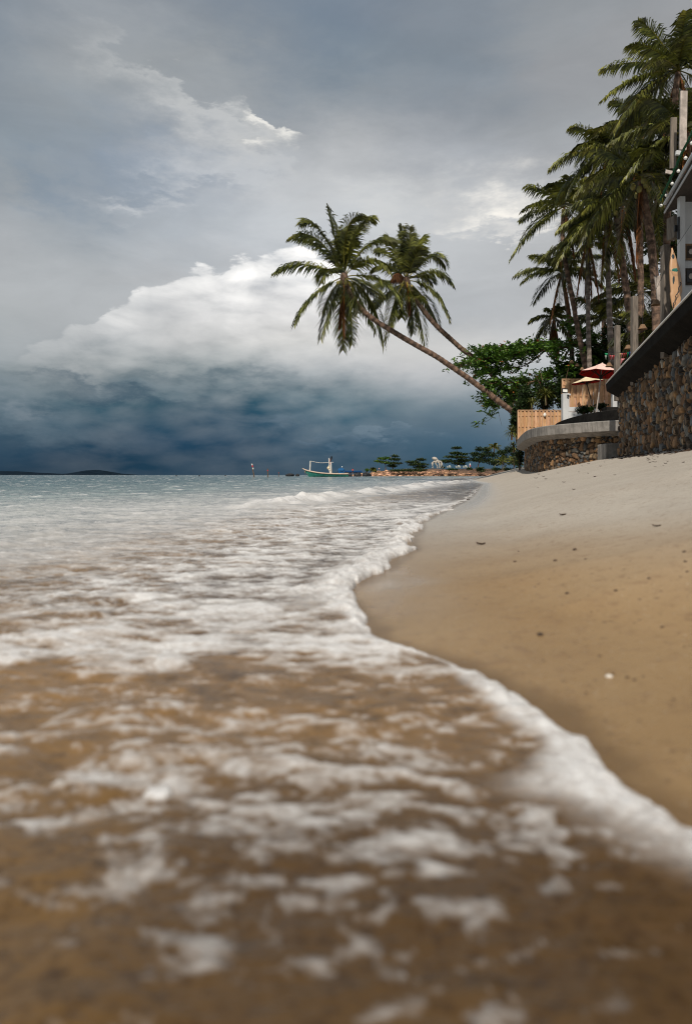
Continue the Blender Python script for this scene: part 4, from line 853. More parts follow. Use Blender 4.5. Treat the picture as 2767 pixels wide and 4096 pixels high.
def building():
    D = 13.8; k = D / F; t = thing('beach_bar', 'white walled beach bar with round grey roof edge at the right frame edge', 'building', P(690, 300, D))
    b = MB(); b.box((P(679.2, 0, D)[0], D - .05, (P(0, 198, D)[2] + 2.6) / 2), (.115, .115, P(0, 198, D)[2] - 2.6)); b.build('column', M['white'], t, bevel=.01)
    x0 = P(681.8, 0, D + .1)[0]; b = MB(); b.box((x0 + 2.5, D + .13, (5.95 + 2.6) / 2), (5, .12, 3.35)); b.build('wall', M['white'], t)
    # roof edge: line through three-dimensional space, eaves run towards the lens
    e0 = P(664.0, 203.5, 14.4); e1 = P(706, 130, 11.6); g0 = P(663.6, 212.6, 14.4); g1 = P(706, 141, 11.6)
    b = MB(); b.tube([e0, e1], .035, 12); b.build('roof_edge_pipe', M['pipe'], t, True)
    b = MB(); b.tube([g0, g1], .018, 10); b.build('lower_pipe', M['pipe'], t, True)
    b = MB(); o = np.array((3.5, .4, 1.2)); lo = np.array((0.03, 0, -.03)); b.add([e0 + lo, e1 + lo, e1 + lo + o, e0 + lo + o, g0 + lo * .3, g1 + lo * .3, g1 + o, g0 + o], [(0, 1, 2, 3), (4, 7, 6, 5), (0, 4, 5, 1), (1, 5, 6, 2), (2, 6, 7, 3), (3, 7, 4, 0)]); b.build('roof', M['darkwood'], t)
    b = MB()
    gp = [P(700, 118, 12), P(691, 133.4, 12.6), P(679, 157, 13.2), P(668, 182, 13.8), P(660, 199.8, 14.3)]; gp = densify(gp, .04); gp += np.random.default_rng(5).normal(0, .006, gp.shape)
    b.tube(gp, .022 * (1 + .3 * np.random.default_rng(6).random(len(gp))), 6)
    g = b.build('garland', M['green']); tag(g, 'dark green garland running along the grey roof edge', 'garland')
    for u, v, d, lab in ((691, 143, 12.3, 'topmost'), (684.7, 157.9, 12.7, 'second from top'), (677.6, 171, 13.1, 'third from top'), (671.4, 183.5, 13.6, 'fourth from top'), (665.6, 195.2, 14, 'second lowest'), (660.3, 205.4, 14.4, 'lowest')):
        r_ = thing('light_bulb', 'round white bulb on the roof edge string, ' + lab, 'light bulb', P(u, v, d), group='round white bulbs along the roof edge')
        b = MB(); b.blob(P(u, v, d), (.033, .033, .033), (12, 8)); b.build('globe', M['lampw'], r_, True)
        b = MB(); b.tube([P(u, v, d) + (0, 0, .03), P(u, v, d) + (.0, 0, .055)], .014, 8); b.build('socket', M['black'], r_)
    cc = P(672.3, 228.3, 14.2); s = thing('loudspeaker', 'brown box loudspeaker fixed left of the white column', 'speaker', cc)
    b = MB(); b.box(cc, (.14, .22, .46), rotm(z=.3)); b.build('cabinet', M['greywood'], s, bevel=.008)
    b = MB(); b.box(cc + (.10, -.06, 0), (.10, .03, .40), rotm(z=.3)); b.build('grille', M['black'], s)
    b = MB(); b.box(P(677.5, 228, 13.7), (.03, .06, .44)); b.box(P(676.5, 228.3, 13.75), (.12, .04, .12)); b.build('bracket', M['black'], s)
    for v0, v1, lab in ((243.8, 260, 'dark framed picture on the white bar wall, upper one above the other'), (268.3, 284.7, 'dark framed picture on the white bar wall, the lower one')):
        dw = D + .05; a = P(684, v0, dw); e = P(698, v1, dw); c = (a + e) / 2; s = thing('framed_picture', lab, 'picture', c)
        b = MB(); b.box(c, (e[0] - a[0], .03, a[2] - e[2])); b.build('frame', M['darkwood'] if v0 > 260 else M['rattan'], s)
        b = MB(); b.box(c + (0, -.02, 0), ((e[0] - a[0]) * .8, .012, (a[2] - e[2]) * .74)); b.build('picture_panel', M['black'] if v0 > 260 else M['darkwood'], s)
        b = MB(); b.blob(c + (-.02, -.028, .0), (.06, .006, .055), (10, 6), .1); b.build('pale_motif', M['whitewood'], s)
    # tall boards above the roof
    for (u0, u1, v0, v1, d, mm, lab) in ((678.9, 685.8, 91, 150, 14.6, 'whitewood', 'tall pale weathered board standing above the roof edge'), (669.4, 675.4, 117.5, 168.5, 15.2, 'greywood', 'shorter grey weathered board left of the pale one above the roof')):
        c = P((u0 + u1) / 2, (v0 + v1) / 2, d); b = MB(); b.box(c, ((u1 - u0) / F * d, .05, (v1 - v0) / F * d), rotm(y=.02)); tag(b.build('tall_board', M[mm], bevel=.006), lab, 'board')
    b = MB(); b.box(P(677.2, 153, 13.3), (.09, .06, .085), rotm(y=.15)); tag(b.build('junction_box', M['white'], bevel=.006), 'small white box at the foot of the tall pale board', 'box')
    b = MB(); b.box(P(668, 172, 14.4), (.14, .03, .075), rotm(y=.2)); tag(b.build('small_board', M['whitewood'], bevel=.004), 'short pale board end beside the green garland', 'board')
    b = MB(); c = P(658, 289, 16); b.box(c, (.14, .03, .62), rotm(y=-.12)); tag(b.build('leaning_board', M['whitewood'], bevel=.005), 'pale board leaning left of the nearest wooden post', 'board')
    # surfboard
    D2 = 13.55; s = thing('surfboard', 'tan surfboard with faded prints standing upright against the white column', 'surfboard', P(676, 312, D2)); z0, z1 = P(0, 312, D2)[2], P(0, 245.8, D2)[2]; b = MB(); n = 26; V = []
    for i in range(n):
        f = i / (n - 1); w = .118 * (max(0, math.sin(math.pi * (f * .93 + .02) ** .8)) ** .55) * (1 if f < .6 else (1 - ((f - .6) / .4) ** 2.2 * .75)) + .002; z = z0 + (z1 - z0) * f; x = P(676.8 - 2.6 * f ** 2 , 0, D2)[0] - (.02 if f < .3 else 0); y = D2 + .12 * f + .05 * (f - .5) ** 2
        for q in range(10): a = 2 * math.pi * q / 10; V.append((x + w * math.cos(a), y + .025 * math.sin(a), z))
    b.add(V, [(i * 10 + j, i * 10 + (j + 1) % 10, (i + 1) * 10 + (j + 1) % 10, (i + 1) * 10 + j) for i in range(n - 1) for j in range(10)] + [tuple(range(9, -1, -1)), tuple((n - 1) * 10 + j for j in range(10))]); b.build('deck', M['board'], s, True)
    def spot(u, v, w, h, name, m_, jit=.25):
        f = (475 - v) ; c = P(u, v, D2 - .03); fz = (c[2] - z0) / (z1 - z0); c[1] = D2 + .12 * fz + .05 * (fz - .5) ** 2 - .026; b = MB(); b.blob(c, (w, .006, h), (12, 6), jit, seed=int(v)); b.build(name, M[m_], s)
    spot(675.2, 254.8, .026, .05, 'badge', 'ink', .05); spot(675.3, 254.6, .018, .036, 'badge_centre', 'lampw', .05); spot(676.2, 268.5, .05, .03, 'faded_print', 'teal', .5); spot(674.3, 279, .018, .075, 'dark_print', 'ink', .5)
    b = MB(); lp = densify([P(679.5, 282, D2 - .05), P(678.2, 289, D2 - .06), P(675.5, 296, D2 - .06), P(673.5, 303, D2 - .06), P(672, 308, D2 - .05)], .03); lp[:, 0] += .018 * np.sin(np.arange(len(lp)) * 1.3); b.tube(lp, .009, 5); b.build('leash', M['black'], s)
building()
def wire(p, lab):
    b = MB(); b.tube(densify(p, .3), .004, 4); tag(b.build('wire', M['black']), lab, 'wire')
wire([P(690, 225, 12.9), P(675, 247, 13.2), P(664, 270, 13.8), P(655, 290, 14.5)], 'thin wire slanting across the white bar wall')

# ------------------------------------------------------------------ far shore
z2 = lambda x, y: (369.6 + .1066 * x, 439.6 + .1066 * y)
DH = 255.
def headland():
    rg = np.random.default_rng(9); s = np.linspace(0, 1, 120); X = np.linspace(P(372, 0, DH)[0], P(560, 0, DH)[0] + 40, 120); prof = [(-3, -1), (0, .0), (2.5, 1.3), (6, 2.0), (14, 2.6), (80, 3.4), (160, 3.4)]
    rows = []
    for dy, z in prof: rows.append([(x, DH + dy + 2 * fbm(np.array([x * .08]), np.array([0.]))[0], z * (min(1, (i / 119) * 5 + .15) if z > 0 else 1) + rg.uniform(-.15, .15) * (z > 0)) for i, x in enumerate(X)])
    A = np.array(rows); o = grid_obj('headland', A[..., 0][:, ::-1], A[..., 1][:, ::-1], A[..., 2][:, ::-1], M['rock'], {'Col': np.full(A.shape, .55)}); tag(o, kind='structure')
    b = MB(); n = 1100
    for i in range(n):
        f = rg.random() ** .9; x = P(352 + f * 175, 0, DH)[0]; q = rg.random(); r = rg.uniform(.25, .75) * (1.15 - .3 * f); y = DH - 2 + q * 9; z = -.1 + q * 1.9 * min(1, f * 4 + .2)
        g = rg.choice([.45, .8, 1.3, 1.7, 2.2]); b.blob((x, y, z), (r * 1.3, r, r * .75), (6, 4), .3, (g, g * rg.uniform(.9, 1), g * rg.uniform(.8, 1)), seed=i)
    tag(b.build('riprap', M['rock']), 'band of broken orange brown rocks along the far waterline', 'rocks', kind='stuff')
headland()
def clump_tree(label, layers, trunk, D=262., seed=1, size=.55, name='almond_tree', n=240, group='layered almond trees on the headland', m='darkleaf'):
    """layers: (u, v, ru, rv) pads of foliage"""
    rg = np.random.default_rng(seed); k = D / F; c0 = P(*trunk[0], D); t = thing(name, label, 'tree', c0, group=group); b = MB(); n = int(n * 1.6); size = size * 1.2
    tp = [P(u, v, D) for u, v in trunk]; b.tube(densify(tp, 1.0), np.linspace(.22, .08, len(densify(tp, 1.0))), 6)
    f = MB()
    for (u, v, ru, rv) in layers:
        c = P(u, v, D); b.tube([tp[-1] * .5 + tp[len(tp) // 2] * .5, c], [.08, .03], 4)
        nn = int(n * max(.4, ru / 10)); g = rg.normal(0, 1, (nn, 3)); g /= np.linalg.norm(g, axis=1)[:, None]; g *= (rg.random(nn) ** .5)[:, None]
        pts = c + g * np.array((ru * k, ru * k * .8, rv * k)); pts[:, 2] += .5 * rv * k * fbm(pts[:, 0] * .35, pts[:, 1] * .35, 2)
        leaves(f, pts, size, rg, tone=(.6, 1.6))
    f.build('crown', M[m], t); b.build('trunk', M['bark'], t)
def L(*q): return [z2(x, y) + (rx * .1066, ry * .1066) for x, y, rx, ry in q]
def T(*q): return [z2(x, y) for x, y in q]
clump_tree('sunlit layered tree furthest left on the headland', L((110, 180, 45, 10), (75, 208, 45, 9), (160, 172, 35, 10), (150, 215, 55, 10)), T((145, 292), (145, 240), (130, 200)), seed=41, m='leaf', n=300)
clump_tree('dark layered tree right beside the sunlit one', L((235, 153, 36, 8), (230, 185, 62, 9), (220, 222, 90, 11), (210, 247, 50, 9)), T((213, 280), (213, 220), (235, 160)), seed=42, n=330)
clump_tree('low broad layered tree left of the octopus statue', L((480, 190, 52, 10), (400, 212, 70, 10), (450, 235, 105, 13), (470, 262, 70, 10)), T((462, 290), (462, 240), (475, 195)), seed=43, n=380)
clump_tree('tallest layered tree just right of the octopus statue', L((812, 80, 52, 8), (800, 130, 62, 11), (870, 135, 50, 9), (810, 165, 130, 12), (720, 205, 100, 14), (880, 195, 80, 14), (830, 225, 70, 12)), T((822, 265), (822, 190), (812, 90)), seed=44, n=420)
clump_tree('big round dark tree in the middle of the headland row', L((1020, 90, 40, 25), (1090, 100, 45, 22), (980, 140, 48, 24), (1070, 150, 75, 35), (1150, 150, 50, 35), (1000, 190, 70, 26), (1110, 205, 80, 28)), T((1010, 262), (1020, 210), (1060, 120)), seed=45, n=480, name='broadleaf_tree', group=None)
clump_tree('wooded slope trees behind the headland next to the stone wall', L((1240, 130, 60, 30), (1310, 100, 55, 35), (1350, 150, 60, 50), (1250, 190, 80, 40), (1360, 220, 60, 30), (1190, 225, 70, 22)), T((1260, 285), (1262, 220), (1280, 140)), D=268, seed=46, n=560, name='broadleaf_tree', group=None)
clump_tree('low dark bush at the waterline below the headland trees', L((1040, 290, 50, 20), (1030, 270, 40, 10)), T((1035, 320), (1035, 300), (1040, 285)), D=252, seed=47, n=300, name='shoreline_shrub', group=None)
clump_tree('long dark hedge on the bank left of the octopus statue', L((250, 292, 80, 8), (360, 288, 90, 12), (470, 285, 70, 12), (680, 262, 20, 6)), T((360, 305), (360, 298), (360, 290)), D=254, seed=48, n=260, name='hedge', group=None)
clump_tree('dark bushes at the right end of the headland bank', L((1180, 282, 50, 16), (1290, 280, 60, 18), (1400, 270, 45, 14), (930, 275, 30, 10), (770, 280, 60, 8)), T((1180, 310), (1180, 296), (1180, 285)), D=253, seed=49, n=260, name='hedge', group=None)
def far_palm(label, u, v, vb, D, ln, seed, n=12):
    c = P(u, v, D); t = thing('coconut_palm', label, 'palm tree', P(u, vb, D)); b = MB(); b.tube(densify([P(u, vb, D), P(u + .3, (v + vb) / 2, D), c], 1), .18, 6); b.build('trunk', M['bark'], t)
    crown(t, c, n, ln, seed, .8, leaf=1.2, nl=18, deadn=0, wid=.22)
far_palm('tiny distant coconut palm rising above the headland trees', *z2(1160, 72), z2(0, 150)[1], 275, 3.2, 71, 14)
far_palm('pale young palm on the bank near the right end of the headland', *z2(1240, 205), z2(0, 290)[1], 250, 3.6, 72, 10)
far_palm('pale young palm closest to the lower stone wall base', *z2(1345, 195), z2(0, 290)[1], 248, 3.8, 73, 10)
def octopus():
    D = 250.; k = D / F; t = thing('octopus_statue', 'large pale octopus statue standing on its arms on the headland', 'statue', P(*z2(630, 270), D))
    b = MB(); c = P(*z2(606, 180), D); b.blob(c, (27 * .1066 * k, 2.0 * .5, 17 * .1066 * k), (14, 10), .04, rot=rotm(y=.35)); b.blob(P(*z2(625, 198), D), (17 * .1066 * k, .7, 15 * .1066 * k), (12, 8)); b.build('head', M['statue'], t, True)
    for pts in ([(618, 205), (590, 215), (583, 240), (592, 270)], [(622, 208), (612, 222), (630, 250), (628, 272)], [(628, 208), (645, 215), (650, 245), (640, 272)], [(628, 204), (665, 205), (675, 235), (686, 262), (676, 268)], [(624, 206), (600, 205), (578, 222), (588, 250), (584, 268)], [(630, 206), (650, 212), (668, 240), (655, 270)]):
        b = MB(); p = densify([P(*z2(x, y), D + random.uniform(-1, 1) * .6) for x, y in pts], .25); b.tube(p, np.linspace(.34, .13, len(p)), 8); b.build('arm', M['statue'], t, True)
octopus()
def person(label, u, vfoot, D, h, shirt, trousers, yaw=0):
    foot = P(u, vfoot, D); t = thing('person', label, 'person', foot); s = h / 1.7
    def skin(name, pts, edges, rad, m_):
        me = bpy.data.meshes.new(name); me.from_pydata([tuple(np.array(p) * s) for p in pts], edges, []); o = bpy.data.objects.new(name, me); col0.objects.link(o); o.parent = t; me.materials.append(m_)
        o.modifiers.new('skin', 'SKIN')
        for i, r in enumerate(rad): me.skin_vertices[0].data[i].radius = (r * s, r * s * .8); me.skin_vertices[0].data[i].use_root = i == 0
        o.modifiers.new('sub', 'SUBSURF').levels = 1; return o
    J = [(0, 0, .92), (0, 0, 1.15), (0, 0, 1.38), (0, 0, 1.47), (0, -.01, 1.58), (0, 0, 1.66), (-.19, 0, 1.38), (-.25, -.03, 1.12), (-.24, -.12, .88), (.19, 0, 1.38), (.27, .0, 1.12), (.25, -.1, .90), (-.1, 0, .88), (-.12, -.06, .48), (-.13, 0, .06), (.1, 0, .88), (.12, .02, .48), (.13, .06, .06)]
    skin('body', J, [(0, 1), (1, 2), (2, 3), (3, 4), (4, 5), (2, 6), (6, 7), (7, 8), (2, 9), (9, 10), (10, 11), (0, 12), (12, 13), (13, 14), (0, 15), (15, 16), (16, 17)], [.14, .13, .14, .055, .10, .07, .05, .04, .035, .05, .04, .035, .085, .06, .045, .085, .06, .045], M['skin'])
    skin('shirt', [(0, 0, .95), (0, 0, 1.18), (0, 0, 1.40), (-.2, 0, 1.38), (-.25, -.02, 1.2), (.2, 0, 1.38), (.26, 0, 1.2)], [(0, 1), (1, 2), (2, 3), (3, 4), (2, 5), (5, 6)], [.165, .155, .16, .08, .07, .08, .07], shirt)
    skin('trousers', [(0, 0, .93), (-.1, 0, .86), (-.12, -.05, .5), (.1, 0, .86), (.12, .02, .5)], [(0, 1), (1, 2), (0, 3), (3, 4)], [.16, .11, .085, .11, .085], trousers)
    b = MB(); b.blob((foot + np.array((0, 0.02, 1.64)) * np.array((s, s, s))), (.105 * s, .11 * s, .10 * s), (10, 7)); b.build('hair', M['black'], t, True)
    t.rotation_euler = (0, 0, yaw)
redc = flat('red_cloth', (.6, .03, .04)); pinkc = flat('pink_cloth', (.7, .35, .32)); darkc = flat('dark_cloth', (.02, .02, .025)); bluec = flat('cyan_cloth', (.1, .5, .6))
person('person in a red top and dark trousers standing behind the fishing boat', 352.2, 474.2, 170, 1.45, redc, darkc, .3)
person('person in a pink top standing on the rocks left of the headland trees', 378.6, 471.6, 248, 1.5, pinkc, darkc, -.2)
t_ = thing('banner', 'small red and white upright banner between the headland trees', 'banner', P(*z2(935, 262), 250)); a = P(*z2(935, 243), 250)
b = MB(); b.tube([P(*z2(931, 264), 250), P(*z2(931, 224), 250)], .05, 6); b.build('pole', M['white'], t_)
b = MB(); b.box(a + (.1, 0, .2), (.32, .04, 1.1)); b.build('white_panel', M['boatwhite'], t_); b = MB(); b.box(a + (.1, -.03, -.1), (.34, .03, .45)); b.build('red_panel', redc, t_)
for u, w, lab in ((738, 40, 'white parked boat left of the tallest layered headland tree'), (825, 52, 'white parked boat under the tallest layered headland tree'), (892, 46, 'white parked boat right of the tallest layered tree')):
    c = P(*z2(u, 259), 251); l = w * .1066 * 251 / F; b = MB(); V = []
    for i in range(9):
        f = i / 8; wd = .45 * math.sin(math.pi * min(1, f * .8 + .2)) ** .6; sh = .28 + .25 * (1 - f) ** 2
        V += [(c[0] + (f - .5) * l, c[1] - wd, c[2] + sh), (c[0] + (f - .5) * l * .9, c[1], c[2] - .15), (c[0] + (f - .5) * l, c[1] + wd, c[2] + sh)]
    t_ = thing('parked_boat', lab, 'boat', c, group='white boats parked on the bank'); b.add(V, [(i * 3 + j, i * 3 + 3 + j, i * 3 + 4 + j, i * 3 + 1 + j) for i in range(8) for j in (0, 1)] + [(24, 25, 26), (2, 1, 0)]); b.build('hull', M['boatwhite'], t_)
    b = MB(); b.box(c + (.2, 0, .45), (l * .4, .5, .35), taper=.8); b.build('cabin', M['boatwhite'], [q for q in t_.children][0])

# fishing boat
def fishing_boat():
    D = 150.; k = D / F; zz = lambda x, y: P(299.7 + .0795 * x, 444.6 + .0795 * y, D)
    bow = zz(48, 306); st = zz(608, 366); t = thing('fishing_boat', 'green fishing boat with cream gunwale and two masts floating off the rocks', 'boat', ((bow[0] + st[0]) / 2, D, 0))
    n = 22; L_ = st[0] - bow[0]; hw = 1.15; G = []; K = []
    for i in range(n):
        f = i / (n - 1); x = bow[0] + f * L_; z = .78 + .98 * (1 - f) ** 3.2 + .02 * f; w = hw * min(1, (f * 2.1) ** .7) * (1 - .35 * max(0, f - .75) / .25); G.append((x, w, z))
    G = [(x, w, z - .15) for x, w, z in G]; hull = MB(); V = []
    for i, (x, w, z) in enumerate(G):
        f = i / (n - 1); kx = bow[0] + 1.45 * (1 - f) ** 1.5 * 1 + f * L_; kz = -.35 + .1 * (1 - f)
        for q in np.linspace(-1, 1, 9):
            a = abs(q); V.append((x * a + kx * (1 - a), D + np.sign(q) * w * (1 - (1 - a) ** 1.8), kz + (z - kz) * a ** 1.5))
    f = [(i * 9 + j, (i + 1) * 9 + j, (i + 1) * 9 + j + 1, i * 9 + j + 1) for i in range(n - 1) for j in range(8)] + [tuple(range((n - 1) * 9, n * 9))]
    hull.add(V, f); hull.build('hull', M['teal'], t, True)
    b = MB(); b.tube([(x, D - w - .03, z) for x, w, z in G] , .15, 6); b.tube([(x, D + w + .03, z) for x, w, z in G], .15, 6); b.tube([(bow[0] - .35, D, bow[2] + .12), (bow[0] + .2, D, bow[2] - .1), (bow[0] + .9, D, .4)], .10, 6); b.build('gunwale', M['boatwood'], t, True)
    b = MB(); V = [(x, D + s_ * w * .92, z - .12) for x, w, z in G[2:] for s_ in (-1, 1)]; b.add(V, [(2 * i, 2 * i + 2, 2 * i + 3, 2 * i + 1) for i in range(len(V) // 2 - 1)]); b.build('deck', M['boatwood'], t)
    m1 = zz(122, 335); m1t = zz(129, 205); b = MB(); b.tube([m1, m1t], [.15, .12], 8); b.build('mast', M['boatwhite'], t)
    m2 = zz(375, 365); m2t = zz(362, 168); b = MB(); b.tube([m2, m2t], [.13, .10], 8); b.tube([zz(392, 365), zz(388, 225)], .12, 8); b.build('mast', M['boatwhite'], t)
    b = MB(); rp = densify([zz(129, 207), zz(200, 222), zz(270, 231), zz(350, 226), zz(420, 222)], .25); b.tube(rp, .05 * (1 + .6 * (np.arange(len(rp)) % 2)), 5); b.build('rope', M['conclight'], t)
    for x, y, r, m_ in ((355, 295, .30, 'cream'), (368, 318, .22, 'boatwhite'), (362, 275, .18, 'cream')):
        b = MB(); b.blob(zz(x, y), (r, r, r * 1.1), (10, 7), .05); b.build('buoy', M[m_], t, True)
    for pts, m_ in (([(372, 235), (384, 150), (398, 145), (404, 180), (392, 200)], darkc), ([(358, 175), (372, 180), (382, 225), (366, 260), (358, 215)], pinkc), ([(372, 200), (386, 205), (380, 250), (374, 240)], redc), ([(385, 300), (405, 318), (402, 360), (365, 360), (372, 320)], darkc), ([(392, 165), (398, 140), (403, 150), (404, 175)], darkc)):
        b = MB(); p = [zz(x, y) for x, y in pts]; N_ = len(p); q = [a_ + (0, .12, 0) for a_ in p]; b.add(p + q, [tuple(range(N_)), tuple(range(2 * N_ - 1, N_ - 1, -1))] + [(i, (i + 1) % N_, (i + 1) % N_ + N_, i + N_) for i in range(N_)]); b.build('cloth', m_, t)
    b = MB(); b.blob(zz(516, 325), (.82, .7, .55), (12, 8), .10, seed=3); b.box(zz(516, 345), (1.3, 1.0, .4)); b.build('tarpaulin', M['tarp'], t)
    b = MB(); b.blob(zz(527, 280), (.12, .12, .16), (8, 6)); b.build('lamp', M['lampw'], t)
    b = MB(); b.tube([zz(430, 357), zz(610, 350)], .06, 6); b.build('oar', M['darkwood'], t)
    b = MB(); b.tube([zz(70, 325), zz(66, 360), zz(70, 395)], .04, 5); b.blob(zz(62, 345), (.16, .16, .3), (8, 6)); b.build('fender', M['greywood'], t)
fishing_boat()
def blue_boat():
    D = 172.; zz = lambda x, y: P(299.7 + .0795 * x, 444.6 + .0795 * y, D); a = zz(560, 330); e = zz(775, 333); t = thing('rowing_boat', 'long narrow dark blue boat behind the stern of the green fishing boat', 'boat', (a[0], D, 0)); b = MB(); V = []
    for i in range(12):
        f = i / 11; x = a[0] + (e[0] - a[0]) * f; w = .5 * math.sin(math.pi * (f * .9 + .05)) ** .5; z = a[2] + .12 * abs(f - .5)
        V += [(x, D - w, z), (x, D - w * .9, z - .24), (x, D, z - .5), (x, D + w * .9, z - .24), (x, D + w, z)]
    b.add(V, [(i * 5 + j, (i + 1) * 5 + j, (i + 1) * 5 + j + 1, i * 5 + j + 1) for i in range(11) for j in range(4)]); b.build('hull', M['blue'], t)
    for x in (640, 700, 760):
        b = MB(); p = zz(x, 333); b.box((p[0], D, p[2] - .5 * .5 - .35), (.12, .3, 1.0)); b.build('trestle', M['darkwood'], t)
blue_boat()
# sea rocks, channel poles, waterline rocks
for i, (u, v, ru, rv, D, lab) in enumerate(((289.5, 474.6, 4.5, 1.0, 200, 'low dark rock in the sea left of the fishing boat'), (297, 474.8, 2.2, .6, 200, 'smallest dark rock, nearest the boat bow'), (176, 475.6, 1.2, .4, 230, 'tiny dark rock at the horizon, leftmost of three'), (199, 475.6, 1.0, .4, 230, 'tiny dark rock at the horizon, middle of three'), (225, 475.6, 1.1, .4, 230, 'tiny dark rock at the horizon, right of three'),
        (357, 473.6, 4, 1.8, 180, 'dark wet boulder below the blue boat'), (366, 473.4, 4.5, 2.0, 190, 'dark wet boulder right of the blue boat'), (349, 474.3, 3, 1.2, 176, 'small dark boulder beside the boat stern'))):
    b = MB(); c = P(u, v + .4, D); c[2] = max(.0, min(c[2], .3)); k = D / F; b.blob(c, (ru * k, ru * k * .7, rv * k + (.1 if D == 230 else .25)), (12, 8), .18, seed=i); tag(b.build('sea_rock', M['darkrock'], smooth=False), lab, 'rock')
for u0, v0, u1, v1, D, lab in ((254.6, 476.5, 251.4, 463.6, 115, 'tall leaning channel pole with white and red bands'), (267.8, 476, 267.2, 468.6, 125, 'short brown channel pole right of the tall leaning one'), (278.4, 475.6, 278.2, 471.9, 170, 'tiny channel pole, furthest right of three')):
    a = P(u0, v0, D); e = P(u1, v1, D); t_ = thing('channel_pole', lab, 'pole', a); r = .09 if D < 150 else .07
    b = MB(); b.tube(densify([a - np.array((0, 0, .8)), e], .3), r, 7); b.build('pole', M['bark'], t_)
    for q, m_ in ((.93, M['boatwhite']), (.8, redc), (.62, M['boatwhite'])) if D == 115 else ((.75, redc),):
        b = MB(); c = a + (e - a) * q; dd = (e - a) * .06; b.tube([c - dd, c + dd], r * 1.25, 8); b.build('band', m_, t_)
clump_tree('small yellow green bush on the dark rocks beside the boats', [(299.7 + .0795 * 840, 444.6 + .0795 * 322, 1.9, 1.4)], [(366.5, 472.5), (366.5, 471), (366.5, 470)], D=200, seed=55, n=500, size=.3, name='shoreline_shrub', group=None, m='leaf')
far_palm('tiny dark spiky palm seedling on the rocks', 372.6, 469.5, 471.5, 230, 1.1, 74, 9)
# far island
def island():
    rg = np.random.default_rng(2); D = 6000.; us = np.linspace(-60, 118, 150); h = np.zeros(150)
    for c, w, a in ((-10, 22, 4.2), (15, 10, 1.6), (72, 9, 4.6), (60, 26, 2.6), (90, 16, 1.8), (-45, 25, 5)): h += a * np.exp(-((us - c) / w) ** 2)
    h = h * .8 * sstep(118, 92, us) * (1 + .06 * fbm(us * .4, us * 0, 3)); rows = []
    for dy, f in ((-300, -.3), (0, .3), (350, .85), (600, 1.), (1000, .6), (1500, -.1)): rows.append([(P(u, 0, D)[0], D + dy, (hh * f * D / F) if f > 0 else -5) for u, hh in zip(us, h)])
    A = np.array(rows); tag(grid_obj('hills', A[..., 0][:, ::-1], A[..., 1][:, ::-1], A[..., 2][:, ::-1], M['island'], {}), kind='structure')
island()

# ------------------------------------------------------------------ litter on the sand
def sand_hit(u, v):
    D = 1.0
    for _ in range(4000):
        D *= 1.004; p = P(u, v, D)
        if p[2] < float(terrain_z(np.array([p[0]]), np.array([p[1]]))[0]): return p
    return p
from bpy import data as _d
def leaf_piece(x, y, L_, lab, name='dry_leaf', m_='litter', seed=0, cat='leaf', group=None):
    p = sand_hit(x / 2.272, y / 2.272); p[2] += .002; rg = np.random.default_rng(seed); b = MB(); L_ = L_ * p[1] / F; n = 9; a = rg.uniform(-.5, .5); V = []
    for i in range(n):
        f = i / (n - 1) - .5; w = .28 * math.sqrt(max(0, 1 - (2 * f) ** 2)) + .01
        for s_ in (-1, 0, 1):
            for zz_ in (0, 1): V.append((f, w * s_, .09 * abs(s_) + .22 * (2 * f) ** 2 * (.4 + rg.random() * .3) + .05 * zz_))
    V = (np.array(V) * L_) @ rotm(z=a).T + p; F_ = []
    for i in range(n - 1):
        for j in (0, 2): q = i * 6 + j; F_ += [(q + 1, q + 7, q + 9, q + 3), (q, q + 2, q + 8, q + 6)]
        q = i * 6; F_ += [(q, q + 6, q + 7, q + 1), (q + 4, q + 5, q + 11, q + 10)]
    b.add(V, F_); tag(b.build(name, M[m_]), lab, cat, group)
def peb(x, y, w, lab, m_='pebble', name='pebble', seed=0, h=.7, group=None):
    p = sand_hit(x / 2.272, y / 2.272); b = MB(); r = w / 2 * p[1] / F; p[2] += r * h * .35; b.blob(p, (r, r * .8, r * h), (10, 7), .12, seed=seed); tag(b.build(name, M[m_], smooth=True), lab, 'shell' if m_ == 'shell' else 'pebble', group)
leaf_piece(1277, 1171, 7, 'black curled dry leaf, largest on the upper beach', seed=1); leaf_piece(1490, 1197, 8, 'brown dry leaf near the right edge of the beach', seed=2); leaf_piece(1091, 1238, 9, 'flat pale brown leaf half buried in the middle of the sand', seed=3, name='buried_leaf')
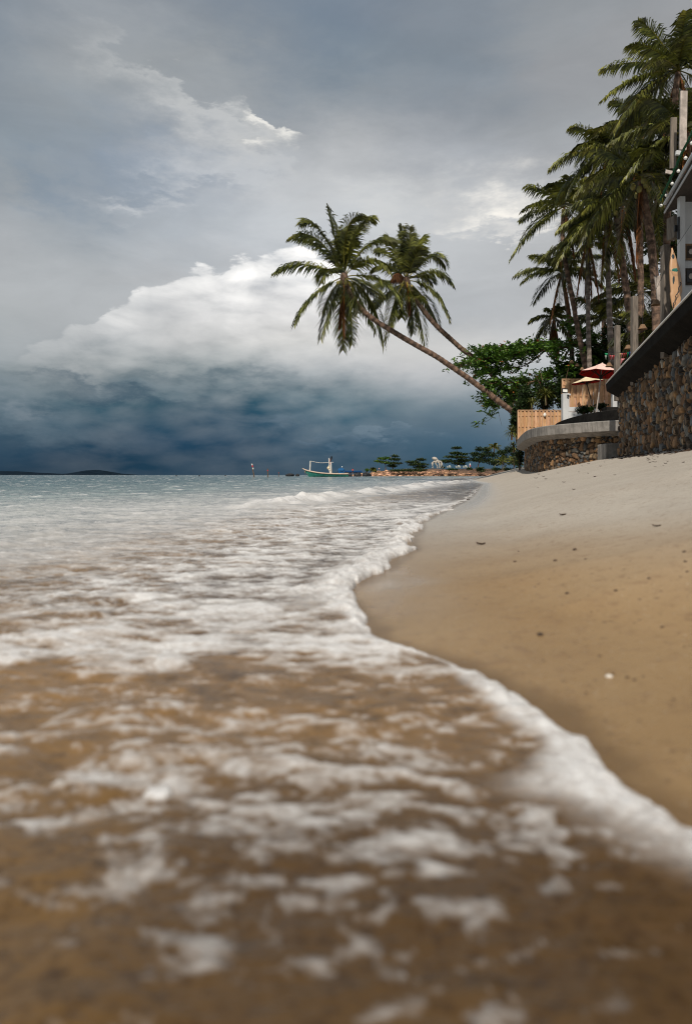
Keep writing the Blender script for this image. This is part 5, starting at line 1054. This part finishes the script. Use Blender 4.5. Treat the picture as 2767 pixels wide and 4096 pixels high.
leaf_piece(1062, 1136, 3.5, 'small black leaf near the wet edge of the upper beach', seed=4); peb(1260, 1275, 4, 'small brown pebble in the middle of the sand', seed=5)
peb(1226, 1444, 6.5, 'dark pebble alone right of the shallow film of water', seed=6); peb(1382, 1539, 8.5, 'white shell lying on the brown sand', 'shell', 'shell', 7, .5); peb(1516, 1781, 11, 'dark brown pebble at the lower right beside the foam', seed=8); peb(1535, 1803, 13, 'larger reddish pebble at the lower right beside the foam', seed=9); peb(1487, 1800, 8, 'flat dark pebble closest to the thick foam', seed=10, h=.4)
rgl = np.random.default_rng(77)
for i in range(34):
    u = rgl.uniform(1190, 1560); base = 1068 - (u - 1190) * .13; v = base + abs(rgl.normal(0, 26)) + 4
    leaf_piece(u, v, rgl.uniform(1.5, 3.6), 'tiny dry leaf scattered on the upper beach below the walls', name='leaf_scrap', seed=100 + i, group='dry leaf scraps on the upper beach')
for i in range(30):
    u = rgl.uniform(1150, 1560); v = rgl.uniform(1240, 1720)
    if u < 1100 + (v - 1400) * .9: continue
    peb(u, v, rgl.uniform(1.6, 4.5), 'tiny dark pebble among others on the open sand', seed=200 + i, group='tiny pebbles on the open sand', name='small_pebble')

def drift():
    rg = np.random.default_rng(12); b = MB()
    for i in range(420):
        D = rg.uniform(8, 21.8); off = .06 + abs(rg.normal(0, .22)); x = wl(D) - off - .05; y = D
        z = float(terrain_z(np.array([x]), np.array([y]))[0]); L_ = rg.uniform(.025, .10); a = rg.uniform(0, 6.3); c, s_ = math.cos(a) * L_, math.sin(a) * L_; w = .3; q = rg.uniform(.5, 1.6); up = rg.uniform(.1, .5) * L_
        b.add([(x - c, y - s_, z), (x + s_ * w, y - c * w, z + up * .4), (x + c, y + s_, z + up), (x - s_ * w, y + c * w, z + .006), (x, y, z + up * .8)], [(0, 1, 4), (1, 2, 4), (2, 3, 4), (3, 0, 4)], (q, q * .9, q * .8))
    tag(b.build('leaf_litter', M['litter']), 'brown leaf litter lying along the foot of the tall stone wall', 'leaf litter', kind='stuff')
drift()
